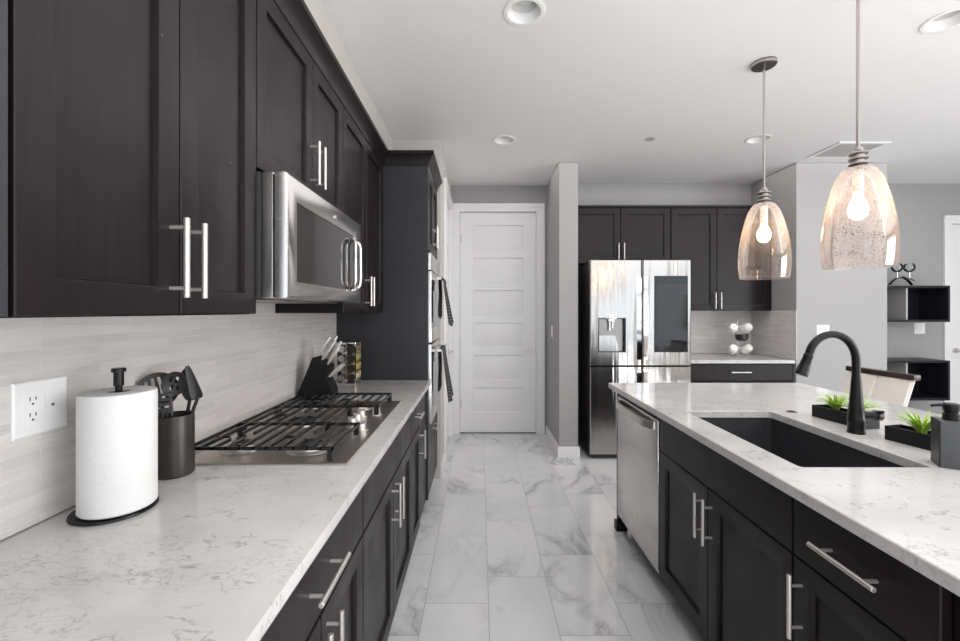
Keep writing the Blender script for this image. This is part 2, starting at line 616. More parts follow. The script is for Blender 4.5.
wall('wall_far', 'grey wall behind the charcoal shelves', (3.86, 5.20, YB, 5.0, 0, CEIL), (5.20, 6.1, YB, 5.0, 2.36, CEIL), (5.20, 6.1, 4.82, 5.0, 0, 2.36), (6.1, XR, YB, 5.0, 0, CEIL))  # third box: added unseen backing that keeps outside light from the door gap
wall('wall_right', 'living room window wall', (XR, XR + .1, YR, -2.7, 0, CEIL), (XR, XR + .1, 1.3, 5.0, 0, CEIL),
     (XR, XR + .1, -2.7, 1.3, 0, .35), (XR, XR + .1, -2.7, 1.3, 2.5, CEIL))
wall('wall_rear', 'wall with windows behind the camera', (XL, -.75, YR - .1, YR, 0, CEIL), (-.75, 1.45, YR - .1, YR, 0, .4), (-.75, 1.45, YR - .1, YR, 2.5, CEIL),
     (1.45, 2.2, YR - .1, YR, 0, CEIL), (2.2, 5.6, YR - .1, YR, 2.55, CEIL), (5.6, XR, YR - .1, YR, 0, CEIL))


def window(name, axis, a0, a1, c, z0, z1, n, label):
    r = empty_struct(name, ((a0 + a1) / 2, c, z0) if axis == 'x' else (c, (a0 + a1) / 2, z0), label)
    mb = MB()
    def b(u0, u1, w0, w1):
        if axis == 'x': mb.box(u0, u1, c - .025, c + .025, w0, w1)
        else: mb.box(c - .025, c + .025, u0, u1, w0, w1)
    b(a0, a1, z0, z0 + .05); b(a0, a1, z1 - .05, z1)
    for i in range(n + 1):
        u = a0 + (a1 - a0 - .05) * i / n
        b(u, u + .05, z0 + .05, z1 - .05)
    mb.build('window_frame', 'white', r)
    return r


window('window_1', 'x', -.75, 1.45, YR - .05, .4, 2.5, 2, 'window behind the camera')
window('window_2', 'x', 2.2, 5.6, YR - .05, 0, 2.55, 4, 'glazed patio door behind the camera')
window('window_3', 'y', -2.7, 1.3, XR + .05, .35, 2.5, 4, 'living room window')

# baseboards: (outward, z) profile
BASE = [(0, 0), (.016, 0), (.016, .085), (.011, .10), (0, .10)]
def baseboard(name, path, label): return struct(MB().sweep(path, BASE).build(name, 'white'), label)
baseboard('baseboard_left', [(XP, 3.505), (XP, 3.85)], 'white baseboard of the pale wall after the ovens')
baseboard('baseboard_partition', [(.75, YD - .002), (.75, 4.02), (.927, 4.02), (.927, 4.1)], 'white baseboard around the narrow wall end')
baseboard('baseboard_pillar', [(3.0, 4.0299), (3.86, 4.03), (3.86, YB)], 'white baseboard of the grey wall block')
baseboard('baseboard_far', [(3.88, YB), (5.10, YB)], 'white baseboard under the charcoal shelves')

# splashback tiling
struct(MB().box(XL, XL + .010, .02, 2.874, .917, 1.372).build('trim_1', 'tile_y', smooth=False), 'glossy linear mosaic backsplash on the left wall')
struct(MB().box(XL, XL + .010, 1.245, 2.015, 1.372, 1.50).build('trim_2', 'tile_y', smooth=False), 'backsplash strip behind the microwave')
struct(MB().box(1.985, 2.99, YB - .010, YB, .917, 1.385).build('trim_3', 'tile_x', smooth=False), 'glossy mosaic backsplash behind the mug stand')
struct(MB().box(2.99, 3.0, 4.03, YB, .917, 1.385).build('trim_4', 'tile_y', smooth=False), 'mosaic backsplash return on the side of the wall block')
struct(MB().box(2.986, 3.0, 4.018, 4.03, .917, 1.39).build('trim_5', 'vent', smooth=False), 'metal edge trim of the mosaic return')


def lever(C, N, D, parent, s=1):
    """door lever: rose at C, standing out along N, lever pointing along D"""
    C = Vector(C)
    mb = MB()
    mb.cyl(C, C + N * .012, .027, 24)
    mb.cyl(C + N * .012, C + N * .050, .010, 14)
    mb.tube([C + N * .050 - D * .012, C + N * .052 + D * .03, C + N * .050 + D * .075, C + N * .046 + D * .115], [.009, .0095, .008, .006], 12)
    return mb.build('door_lever', 'nickel', parent)


def panel_door(name, P, U, N, w, h, npan, label, lev, hinges, cw=.092, panel_in=.145):
    """tall painted door slab with stacked recessed panels, casing, hinges, lever. P: foot of the slab on the hinge side"""
    P = Vector(P)
    r = empty_struct(name, P, label)
    t = .035
    mb = MB()
    def pt(u, v, d): return P + U * u + UZ * v + N * d
    def rect(u0, u1, v0, v1, d): return [pt(u0, v0, d), pt(u1, v0, d), pt(u1, v1, d), pt(u0, v1, d)]
    # stiles and rails around recessed panels
    top, bot, gap = .14, .22, .085
    ph = (h - top - bot - gap * (npan - 1)) / npan
    def bar(u0, u1, v0, v1):
        mb.ring([rect(u0, u1, v0, v1, -t), rect(u0, u1, v0, v1, 0)])
    bar(0, panel_in, 0, h); bar(w - panel_in, w, 0, h)
    vs = bot
    bar(panel_in, w - panel_in, 0, bot)
    for i in range(npan):
        v0, v1 = vs, vs + ph
        mb.ring([rect(panel_in, w - panel_in, v0, v1, -t + .004), rect(panel_in, w - panel_in, v0, v1, -.0001),
                 rect(panel_in + .010, w - panel_in - .010, v0 + .010, v1 - .010, -.011),
                 rect(panel_in + .016, w - panel_in - .016, v0 + .016, v1 - .016, -.011),
                 rect(panel_in + .040, w - panel_in - .040, v0 + .040, v1 - .040, -.004)])
        bar(panel_in, w - panel_in, v1, v1 + (gap if i < npan - 1 else top))
        vs = v1 + gap
    mb.build('door_slab', 'white', r)
    c = MB()
    def cb(u0, u1, v0, v1, d0=.0203, d1=.036):
        q = [[pt(u0, v0, d0), pt(u1, v0, d0), pt(u1, v1, d0), pt(u0, v1, d0)], [pt(u0, v0, d1), pt(u1, v0, d1), pt(u1, v1, d1), pt(u0, v1, d1)]]
        c.ring(q)
    g = .007
    z0 = -P.z
    for s0, s1 in ((-g - cw, -g), (w + g, w + g + cw)):
        cb(s0, s1, z0 + .001, h + g); cb(s0 + (.0 if s0 < 0 else .045), s1 - (.045 if s0 < 0 else 0), z0 + .001, h + g, .036, .042)
    cb(-g - cw, w + g + cw, h + g, h + g + cw); cb(-g - cw, w + g + cw, h + g + .045, h + g + cw, .036, .042)
    cb(-g, -.003, z0 + .001, h + g, -.06, .0202); cb(w + .003, w + g, z0 + .001, h + g, -.06, .0202); cb(-g, w + g, h + .003, h + g, -.06, .0202)
    c.build('door_casing', 'white', r)
    for v in hinges:
        hb = MB()
        hb.cyl(pt(-.003, v - .05, .008), pt(-.003, v + .05, .008), .008, 12)
        hb.ring([rect(.0, .02, v - .045, v + .045, .0005), rect(0, .02, v - .045, v + .045, .003)])
        hb.build('hinge', 'nickel', r)
    if lev:
        lever(pt(w - .065, .93, 0), N, -U, r)
        db = MB(); db.cyl(pt(w - .002, .93 - .03, .001), pt(w - .002, .93 + .03, .001), .003, 8)
        db.build('strike_plate', 'nickel', r)
    return r


panel_door('door_1', (-.225, YD + .020, .014), UX, -UY, .854, 2.478, 6, 'tall white six-panel door at the end of the kitchen', True, (.33, 1.08, 1.62, 2.19), cw=.088)
panel_door('door_2', (XP - .020, 3.94, .014), UY, UX, .715, 2.478, 6, 'white side door seen edge-on beyond the ovens', True, (.33, 1.3, 2.19), cw=.09, panel_in=.12)
panel_door('door_3', (6.09, YB + .02, .014), -UX, -UY, .88, 2.33, 5, 'white door at the right edge beside the charcoal shelves', True, (.3, 1.2, 2.0), cw=.085)

# ------------------------------------------------------------------ left run: base cabinets
FB = -.376      # front of the base bodies (doors stand .02 proud)


def base_left(y0, y1, kind, label):
    r = thing('base_cabinet', label, 'cabinet', ((XL + FB) / 2, (y0 + y1) / 2, 0), 'base cabinets under the left worktop')
    mb = carcass(r, XL + .001, FB, y0 + .0008, y1 - .0008, .10, .882, '+x', top=(kind != 'cook'))
    mb.box(XL + .03, FB - .06, y0 + .002, y1 - .002, 0, .10)
    mb.build('body', 'cab_inside', r)
    g = .002
    f = MB(); f.box(FB - .018, FB, y0 + .018, y1 - .018, .69, .712)
    f.build('face_rail', 'cab', r)
    if kind == 'narrow':
        w = .318
        d = slab((FB, y0 + g, .706), UY, UX, w - 2 * g, .172).build('drawer', 'cab', r)
        pull((FB + .02, y0 + .16, .80), UY, UX, .13, d)
        d = shaker((FB, y0 + g, .115), UY, UX, w - 2 * g, .583).build('door', 'cab', r)
        pull((FB + .02, y0 + w - .035, .60), UZ, UX, .165, d)
        slab((FB, y0 + w + g, .115), UY, UX, y1 - y0 - w - 2 * g, .763, .012).build('filler_panel', 'cab', r)
        return r
    d = slab((FB, y0 + g, .706), UY, UX, y1 - y0 - 2 * g, .172)
    d = d.build('drawer' if kind == 'drawer' else 'false_front', 'cab', r)
    if kind == 'drawer': pull((FB + .02, (y0 + y1) / 2, .785), UY, UX, .185, d)
    h = (y1 - y0) / 2
    for i in range(2):
        d = shaker((FB, y0 + i * h + g, .115), UY, UX, h - 2 * g, .583).build('door', 'cab', r)
        pull((FB + .02, y0 + h + (-.036 if i == 0 else .036), .597), UZ, UX, .175, d)
    return r


base_left(-.10, .612, 'drawer', 'black base cabinet nearest the camera, mostly cut off by the lower left edge')
base_left(.612, 1.293, 'drawer', 'black base cabinet with a horizontal nickel drawer handle, nearer than the cooktop')
base_left(1.293, 2.21, 'cook', 'black double-door base cabinet directly below the cooktop')
base_left(2.21, 2.874, 'narrow', 'narrow-drawer black base cabinet beyond the cooktop next to the ovens')

wt = MB().box(XL + .0005, -.331, -.10, 2.873, .8845, .915, .003, 2).build('worktop', 'quartz')
tag(wt, 'long white quartz worktop on the left run under the cooktop', 'countertop')

# ------------------------------------------------------------------ left run: wall cabinets
FU = -.670


def wall_cab(y0, y1, z0, z1, splits, handles, label, hz, dm='cab'):
    r = thing('wall_cabinet', label, 'cabinet', ((XL + FU) / 2, (y0 + y1) / 2, z0), 'wall cabinets on the left')
    mb = carcass(r, XL + .001, FU, y0 + .0008, y1 - .0008, z0, z1, '+x')
    mb.build('body', 'cab', r)
    ys = [y0] + splits + [y1]
    for a, b, hy in zip(ys, ys[1:], handles):
        d = shaker((FU, a + .002, z0 + .002), UY, UX, b - a - .004, z1 - z0 - .012, rail=.054).build('door', dm, r)
        if hy: pull((FU + .02, hy, hz), UZ, UX, .168, d, sp=.064)
    return r


wall_cab(.05, .589, 1.372, 2.37, [], [None], 'slate black wall cabinet sliver cut off by the left photo edge', 0, 'cab_panel')
wall_cab(.592, 1.237, 1.372, 2.37, [.922], [.893, .951], 'large black two-door wall cabinet above the paper towel', 1.494)
wall_cab(1.239, 2.018, 1.80, 2.37, [1.655], [1.628, 1.690], 'short black two-door cabinet above the microwave', 1.948)
wall_cab(2.020, 2.850, 1.372, 2.37, [2.438], [2.408, 2.470], 'black wall cabinet between the microwave and the tall oven cabinet', 1.494)
cr = MB().sweep([(-.6505, .05), (-.6505, 2.8755), (-.3515, 2.8755), (-.3515, 3.497)],
                [(0, 2.362), (.003, 2.362), (.009, 2.390), (.036, 2.428), (.042, 2.434), (.042, 2.455), (0, 2.455)]).build('crown_molding', 'cab')
tag(cr, 'black crown moulding running along the tops of the left cabinets', 'moulding')

# ------------------------------------------------------------------ microwave
r = thing('microwave', 'stainless over-the-range microwave hung below the short cabinet', 'microwave', (-.77, 1.62, 1.42))
Y0, Y1, Z0, Z1 = 1.243, 2.012, 1.420, 1.790
MB().box(-.965, -.6405, Y0, Y1, Z0, Z1, .002).build('body', 'plastic_dark', r)
MB().box(-.640, -.606, Y0, Y1, Z0, Z1, .004).build('front_frame', 'steel_v', r)
MB().box(-.6055, -.6005, Y0 + .006, Y1 - .006, Z0 + .004, Z1 - .004, .002).build('door_seal', 'plastic_dark', r)
d = MB()
xf0, xf1 = -.600, -.562
wy0, wy1, wz0, wz1 = 1.305, 1.905, 1.470, 1.715
def mr(x, a, b, c, e): return [(x, a, c), (x, b, c), (x, b, e), (x, a, e)]
d.ring([mr(xf0, Y0, Y1, Z0, Z1), mr(xf1 - .010, Y0, Y1, Z0, Z1), mr(xf1 - .003, Y0 + .004, Y1 - .004, Z0 + .003, Z1 - .003), mr(xf1, Y0 + .012, Y1 - .010, Z0 + .008, Z1 - .008),
        mr(xf1, wy0, wy1, wz0, wz1), mr(xf1 - .004, wy0 + .002, wy1 - .002, wz0 + .002, wz1 - .002)])
d = d.build('door', 'steel', r)
MB().box(xf1 - .0039, xf1 - .001, wy0 + .003, wy1 - .003, wz0 + .003, wz1 - .003).build('window', 'oven_glass', d)
# handle: rounded polished loop near the far end
hb = MB()
hc = Vector((xf1 + .026, 1.865, 1.585))
loop = []
for k in range(29):
    A = 2 * PI * k / 28
    cx, cz = math.cos(A), math.sin(A)
    e = .45
    loop.append(hc + UY * (math.copysign(abs(cx) ** e, cx) * .038) + UZ * (math.copysign(abs(cz) ** e, cz) * .105) + UX * (-.018 * (abs(cz) ** 6)))
hb.tube(loop, .008, 12)
for s in (-1, 1):
    hb.box(xf1 - .001, xf1 + .022, 1.845, 1.885, 1.585 + s * .105 - .010, 1.585 + s * .105 + .010, .004)
hb.build('handle', 'steel_polished', d)
MB().cyl((xf1, 1.655, 1.748), (xf1 + .0025, 1.655, 1.748), .0085, 24).build('badge', 'steel_polished', d)
v = MB()
v.box(-.93, -.66, 1.30, 1.60, Z0 - .004, Z0 - .0005); v.box(-.93, -.66, 1.66, 1.96, Z0 - .004, Z0 - .0005)
v.build('grease_filter', 'nickel_dark', r)

# ------------------------------------------------------------------ tall oven cabinet and double oven
r = thing('tall_cabinet', 'tall black cabinet with plain side panel housing the wall ovens', 'cabinet', (-.66, 3.19, 0))
mb = MB()
MB().box(XL + .001, -.352, 2.876, 2.896, .10, 2.370, .0015, 1).build('side_panel', 'cab_panel', r); mb.box(XL + .001, -.42, 2.876, 2.896, 0, .0995)
mb.box(XL + .001, -.372, 3.478, 3.497, .10, 2.370)
mb.box(XL + .001, XL + .02, 2.896, 3.478, .1, 2.37)
for z in (.10, .585, 1.785, 2.352): mb.box(XL + .02, -.375, 2.896, 3.478, z - .0, z + .018)
mb.box(XL + .05, -.42, 2.896, 3.478, 0, .10)
mb.build('body', 'cab', r)
for y0, y1, hy in ((2.898, 3.187, 3.150), (3.189, 3.495, 3.226)):
    d = shaker((-.372, y0, 1.80), UY, UX, y1 - y0 - .002, .555, rail=.06).build('door', 'cab', r)
    pull((-.352, hy, 1.93), UZ, UX, .165, d)
d = slab((-.372, 2.898, .115), UY, UX, .597, .475).build('drawer', 'cab', r)
pull((-.352, 3.19, .52), UY, UX, .18, d)

r = thing('double_wall_oven', 'stainless double wall oven stacked in the tall cabinet', 'oven', (-.66, 3.19, .605))
MB().box(-.95, -.373, 2.90, 3.474, .607, 1.782).build('body', 'nickel_dark', r)
MB().box(-.3725, -.335, 2.897, 3.490, 1.665, 1.780, .004).build('control_panel', 'steel', r)
for z0, z1 in ((1.165, 1.655), (.610, 1.155)):
    d = MB().box(-.3725, -.330, 2.897, 3.490, z0, z1, .005).build('oven_door', 'steel', r)
    MB().box(-.3298, -.3275, 2.98, 3.41, z0 + .10, z1 - .13).build('window', 'oven_glass', d)
    h = MB(); hz = z1 - .045
    h.cyl((-.275, 2.93, hz), (-.275, 3.45, hz), .011, 16)
    for y in (2.955, 3.425): h.box(-.330, -.268, y - .012, y + .012, hz - .011, hz + .011, .004)
    h.build('handle', 'steel', d)


def towel(y0, y1, z, drop_f, drop_b, label):
    """cloth folded over an oven handle at x=-.275, widening towards its hem"""
    xc, rr = -.275, .015
    prof = []
    for k in range(9): prof.append((xc - rr - .002 * math.sin(k), z - drop_b + drop_b * k / 8))
    for k in range(1, 8):
        A = PI - PI * k / 8
        prof.append((xc + rr * math.cos(A), z + rr * math.sin(A)))
    for k in range(13): prof.append((xc + rr + .052 * (k / 12) ** 1.1, z - drop_f * k / 12))
    bm = bmesh.new()
    ny = 18
    rows = []
    for i, (x, zz) in enumerate(prof):
        row = []
        f = max(0, (z - zz)) / drop_f
        for j in range(ny + 1):
            s = j / ny - .5
            yy = (y0 + y1) / 2 + s * (y1 - y0) * (1 + .22 * f)
            row.append(bm.verts.new((x + (f * .010 * math.sin(s * 19 + 1) if x > xc else 0), yy, zz - .01 * f * math.cos(s * 9))))
        rows.append(row)
    for a, b in zip(rows, rows[1:]):
        for j in range(ny): bm.faces.new((a[j], a[j + 1], b[j + 1], b[j]))
    bmesh.ops.solidify(bm, geom=bm.faces[:], thickness=-.022)
    mb = MB(); mb.bm.free(); mb.bm = bm
    return tag(mb.build('dish_towel', 'towel'), label, 'towel', 'towels on the oven handles')


towel(2.97, 3.25, 1.610, .33, .28, 'black striped towel on the upper oven handle')
towel(2.95, 3.22, 1.110, .37, .30, 'black striped towel on the lower oven handle')

# ------------------------------------------------------------------ cooktop
r = thing('gas_cooktop', 'stainless gas cooktop with black iron grates set in the left worktop', 'cooktop', (-.65, 1.73, .915))
x0, x1, y0, y1 = -.912, -.400, 1.283, 2.183
mb = MB()
def cr_(ix, z): return [(x0 + ix, y0 + ix, z), (x1 - ix, y0 + ix, z), (x1 - ix, y1 - ix, z), (x0 + ix, y1 - ix, z)]
mb.ring([cr_(0, .9155), cr_(0, .9185), cr_(.004, .9215), cr_(.016, .9215), cr_(.024, .9185)])
mb.build('tray', 'tray_steel', r)
for (bx, by, br) in [(-.80, 1.43, .040), (-.57, 1.43, .048), (-.72, 1.733, .060), (-.80, 2.03, .046), (-.57, 2.03, .038)]:
    b = MB().lathe([(br * 1.6, .919), (br * 1.5, .9225), (br * 1.05, .9235), (br, .930), (br * .9, .934)], (bx, by, 0), 32, True, True).build('burner', 'nickel', r)
    MB().lathe([(br * .86, .9342), (br * .88, .938), (br * .80, .942)], (bx, by, 0), 32, True, True).build('burner_cap', 'black_iron', b)


def grate(gx0, gx1, gy0, gy1, burners):
    mb = MB(); zt, hh, w = .966, .011, .0042
    def bx(a, b, c, e, z0=zt - hh, z1=zt): mb.box(a, b, c, e, z0, z1, .0015, 1)
    bx(gx0, gx1, gy0, gy0 + 1.6 * w); bx(gx0, gx1, gy1 - 1.6 * w, gy1)
    bx(gx0, gx0 + 2 * w, gy0, gy1); bx(gx1 - 2 * w, gx1, gy0, gy1)
    n = max(3, round((gx1 - gx0) / .041))
    for k in range(1, n):
        x = gx0 + (gx1 - gx0) * k / n
        seg = []
        for (cx, cy, cr) in burners:
            if abs(x - cx) < cr * .35: seg.append((cy - cr * .38, cy + cr * .38))
        a = gy0
        for s0, s1 in sorted(seg):
            bx(x - w, x + w, a, s0); a = s1
        bx(x - w, x + w, a, gy1)
    for (cx, cy, cr) in burners:
        bx(cx - cr * .95, cx - cr * .45, cy - w, cy + w, zt - hh, zt - .003)
    for fx in (gx0 + .012, gx1 - .012):
        for fy in (gy0 + .008, gy1 - .008):
            mb.box(fx - .010, fx + .010, fy - .007, fy + .007, .9216, zt - .008, .002, 1)
    return mb.build('grate', 'black_iron', r)


grate(-.902, -.447, 1.300, 1.588, [(-.80, 1.43, .09), (-.57, 1.43, .10)])
grate(-.902, -.560, 1.592, 1.874, [(-.72, 1.733, .12)])
grate(-.902, -.447, 1.878, 2.166, [(-.80, 2.03, .10), (-.57, 2.03, .09)])
for (kx, ky) in [(-.463, 1.655), (-.522, 1.735), (-.522, 1.805), (-.522, 1.872), (-.466, 1.905)]:
    k = MB()
    k.lathe([(.026, .9190), (.026, .922), (.019, .9225), (.0185, .930), (.0175, .942), (.0160, .944)], (kx, ky, 0), 28, True, True)
    k.box(kx - .018, kx + .018, ky - .0035, ky + .0035, .942, .951, .0015, 1)
    k.build('knob', 'nickel', r)

# ------------------------------------------------------------------ left worktop: paper towel, crock, utensils, knives, spices
cx, cy = -.850, 1.0
r = thing('paper_towel_holder', 'black metal paper towel holder standing left of the utensil crock', 'paper towel holder', (cx, cy, .915))
MB().lathe([(.0, .9155), (.080, .9155), (.083, .918), (.082, .9215), (.010, .9225)], (cx - .008, cy, 0), 56).build('base', 'black_metal', r)
MB().lathe([(.007, .9226), (.007, 1.205), (.0100, 1.207), (.0100, 1.238), (.0140, 1.239), (.0143, 1.246), (.013, 1.248), (0, 1.248)], (cx, cy, 0), 28).build('post', 'black_metal', r)
r = thing('paper_towel_roll', 'full white paper towel roll on its black holder', 'paper towel', (cx, cy, .924))
b = MB().lathe([(.0225, .926), (.024, .9245), (.0705, .9245), (.0735, .928), (.0735, 1.188), (.0720, 1.1935), (.067, 1.195), (.024, 1.194), (.0225, 1.19), (.0225, .926)], (cx, cy, 0), 64).build('paper', 'paper', r)
MB().lathe([(.0195, .925), (.0222, .925), (.0222, 1.192), (.0195, 1.192), (.0195, .925)], (cx, cy, 0), 32).build('core', 'cardboard', r)

kx, ky = -.876, 1.218
cr0 = MB().lathe([(0, .9155), (.046, .9155), (.0490, .919), (.0490, 1.083), (.0480, 1.086), (.0452, 1.086), (.0447, 1.082), (.0447, .925), (0, .925)], (kx, ky, 0), 48).build('utensil_crock', 'crock')
tag(cr0, 'dark bronze utensil crock beside the paper towel roll', 'utensil holder')


def blade_outline(w, h, n=28, e=.8):
    return [(w * math.copysign(abs(math.sin(2 * PI * k / n)) ** e, math.sin(2 * PI * k / n)), h * math.copysign(abs(math.cos(2 * PI * k / n)) ** e, math.cos(2 * PI * k / n))) for k in range(n)]


def utensil(base, tip, label, head, hd=None):
    """handle from base to tip, head is a callable adding geometry in a frame (O,U,Vv,N)"""
    base, tip = Vector(base), Vector(tip)
    d = (tip - base).normalized()
    toc = (Vector((0, 0, 1.15)) - tip); toc.z = 0
    nrm = (toc - d * toc.dot(d)).normalized()      # head faces the camera
    u = d.cross(nrm).normalized()
    r = thing('cooking_utensil', label, 'kitchen utensil', base, 'black utensils in the crock')
    MB().tube([base, base.lerp(tip, .5), tip + d * .01], [.0062, .0055, .0045], 10).build('handle', 'black_plastic', r)
    if hd:
        d = Vector(hd).normalized(); nrm = (toc - d * toc.dot(d)).normalized(); u = d.cross(nrm).normalized()
    h = MB(); head(h, tip, u, d, nrm); h.build('head', 'black_plastic', r)
    return r


def slot_head(w, h, slots, dish=.008, flat=False, t=.003, taper=.1):
    """plate with through slots: built from strips so the slots are real holes"""
    def f(mb, O, U, D, N):
        c = O + D * h
        nx, ny = 24, 30
        bm = bmesh.new(); grid = {}
        for i in range(nx + 1):
            for j in range(ny + 1):
                a, b = -1 + 2 * i / nx, -1 + 2 * j / ny
                # square to disc
                if flat:
                    x, y = a * (1.0 - taper * (b + 1) / 2) * (1 - .35 * abs(b) ** 8), b
                else:
                    x, y = a * math.sqrt(1 - b * b / 2), b * math.sqrt(1 - a * a / 2)
                q = dish * (1 - (x * x + y * y) / 1.6)
                grid[i, j] = bm.verts.new(c + U * (x * w) + D * (y * h) - N * q)
                grid[i, j]
        for i in range(nx):
            for j in range(ny):
                a, b = -1 + 2 * (i + .5) / nx, -1 + 2 * (j + .5) / ny
                if any(abs(a - s[0]) < s[2] and abs(b - s[1]) < s[3] for s in slots): continue
                bm.faces.new((grid[i, j], grid[i + 1, j], grid[i + 1, j + 1], grid[i, j + 1]))
        bmesh.ops.delete(bm, geom=[v for v in bm.verts if not v.link_faces], context='VERTS')
        bmesh.ops.solidify(bm, geom=bm.faces[:], thickness=t)
        me = bpy.data.meshes.new('t'); bm.to_mesh(me); bm.free(); mb.bm.from_mesh(me)
    return f


zb = .930
utensil((kx + .010, ky + .014, zb), (kx - .030, ky - .006, 1.108), 'black skimmer with long slots peeking out above the paper towel roll', slot_head(.050, .050, [(-.5, .1, .09, .55), (-.17, .1, .09, .62), (.17, .1, .09, .62), (.5, .1, .09, .55)], .010), (-.25, 0, 1))
utensil((kx + .012, ky - .014, zb), (kx - .004, ky - .010, 1.138), 'black slotted spoon with an oval head in the crock', slot_head(.029, .036, [(-.35, .35, .11, .28), (.12, .35, .11, .28), (-.12, -.35, .11, .2), (.35, -.3, .11, .2)], .010), (.30, 0, 1))
utensil((kx - .016, ky - .022, zb), (kx - .012, ky - .030, 1.092), 'black slotted turner low in the crock with horizontal slots', slot_head(.022, .030, [(0, .62, .72, .09), (0, .15, .72, .09), (0, -.32, .72, .09)], .0, True))
utensil((kx - .004, ky + .020, zb), (kx + .030, ky + .020, 1.120), 'black solid spoon beside the slotted spoon in the crock', slot_head(.017, .048, [], .012), (-.10, 0, 1))
utensil((kx - .010, ky + .004, zb), (kx + .058, ky + .012, 1.128), 'black spatula standing tallest at the right of the crock', slot_head(.0165, .050, [], .008, True, .003, .62), (-.32, 0, 1))

# knife block: profile in the x-z plane
by0, by1 = 2.22, 2.32
r = thing('knife_block', 'slanted black knife block against the backsplash beyond the cooktop', 'knife block', (-.89, 2.27, .915))
prof = [(-.966, .9155), (-.775, .9155), (-.775, .965), (-.806, 1.030), (-.792, 1.092), (-.868, 1.140), (-.876, 1.138)]
MB().prism([(x, by0, z) for x, z in prof], (0, by1 - by0, 0)).build('body', 'block', r)
MB().cyl((-.790, by0 - .002, .940), (-.790, by0, .940), .006, 14).build('badge', 'steel', r)
kd = Vector((.56, 0, .83)).normalized()
kn = [(-.862, 2.242, 1.139, .124, .0085, 'kitchen knife with the leftmost slim handle in the block'),
      (-.850, 2.296, 1.131, .134, .0085, 'kitchen knife second from the left in the block'),
      (-.834, 2.242, 1.121, .118, .0085, 'kitchen knife in the middle of the block'),
      (-.820, 2.296, 1.112, .122, .0085, 'kitchen knife second from the right in the top row'),
      (-.804, 2.242, 1.102, .104, .0085, 'kitchen knife at the right end of the top row')]
for x, y, z, L, rr, lab in kn:
    k = thing('kitchen_knife', lab, 'knife', (x, y, z), 'silver-handled knives in the block')
    P = Vector((x, y, z)) + kd * .006
    MB().tube([P, P + kd * .010, P + kd * (L * .5), P + kd * (L - .008), P + kd * L], [rr * .7, rr * .95, rr, rr * 1.05, rr * .7], 12).build('handle', 'knife', k)
    MB().tube([P - kd * .004, P + kd * .002], [rr * .9, rr * .9], 12).build('bolster', 'steel', k)
k = thing('kitchen_scissors', 'silver kitchen shears in the lowest slot of the knife block', 'scissors', (-.80, 2.25, 1.018), None)
P = Vector((-.797, 2.236, 1.034)); kq = Vector((.74, 0, .67))
for s_ in (0, 1):
    MB().tube([P + UY * .020 * s_ + kq * .004, P + UY * .028 * s_ + kq * .05, P + UY * .028 * s_ + kq * .098], [.006, .011, .009], 12).build('handle', 'knife', k)
pc = thing('honing_steel', 'pale flat handle standing upright behind the knife block', 'knife', (-.922, 2.331, .9156))
MB().box(-.936, -.908, 2.325, 2.337, .9156, 1.228, .003).build('handle', 'cream', pc)

# spice rack
r = thing('spice_rack', 'small square steel spice rack beside the knife block', 'spice rack', (-.825, 2.70, .915))
sx0, sx1, sy0, sy1, sz0, sz1 = -.892, -.772, 2.640, 2.760, .9155, 1.187
mb = MB()
mb.box(sx0, sx1, sy0, sy1, sz0, sz0 + .018, .002, 1); mb.box(sx0, sx1, sy0, sy1, sz1 - .010, sz1, .002, 1)
for (a, b) in ((sx0, sy0), (sx1 - .006, sy0), (sx0, sy1 - .006), (sx1 - .006, sy1 - .006), ((sx0 + sx1) / 2 - .003, sy0)):
    mb.box(a, a + .006, b, b + .006, sz0 + .018, sz1 - .010)
mb.box(sx0 + .006, sx1 - .006, sy1 - .004, sy1 - .002, sz0 + .018, sz1 - .010)
mb.build('frame', 'steel_polished', r)
names = ['yellow', 'green', 'olive', 'tan', 'brown']
rows = ['top', 'second', 'third', 'lowest']
first = None
for i in range(4):
    for j, jx in enumerate((-.861, -.803)):
        z = .9155 + .050 + i * .0595
        c = (i * 2 + j * 3) % 5
        t = thing('spice_jar', 'round %s spice jar, %s row, %s column of the rack' % (names[c], rows[3 - i], ('left', 'right')[j]), 'jar', (jx, 2.70, z - .025), 'spice jars in the rack')
        MB().lathe([(.0, 2.665), (.024, 2.665), (.0245, 2.672), (.0245, 2.745), (.022, 2.75), (0, 2.75)], (jx, 0, z), 24, axis='y').build('glass_body', 'spice%d' % c, t)
        MB().lathe([(.0, 2.640), (.0215, 2.640), (.0225, 2.643), (.0225, 2.6645), (0, 2.6645)], (jx, 0, z), 24, axis='y').build('lid', 'black_plastic' if j else 'steel', t)


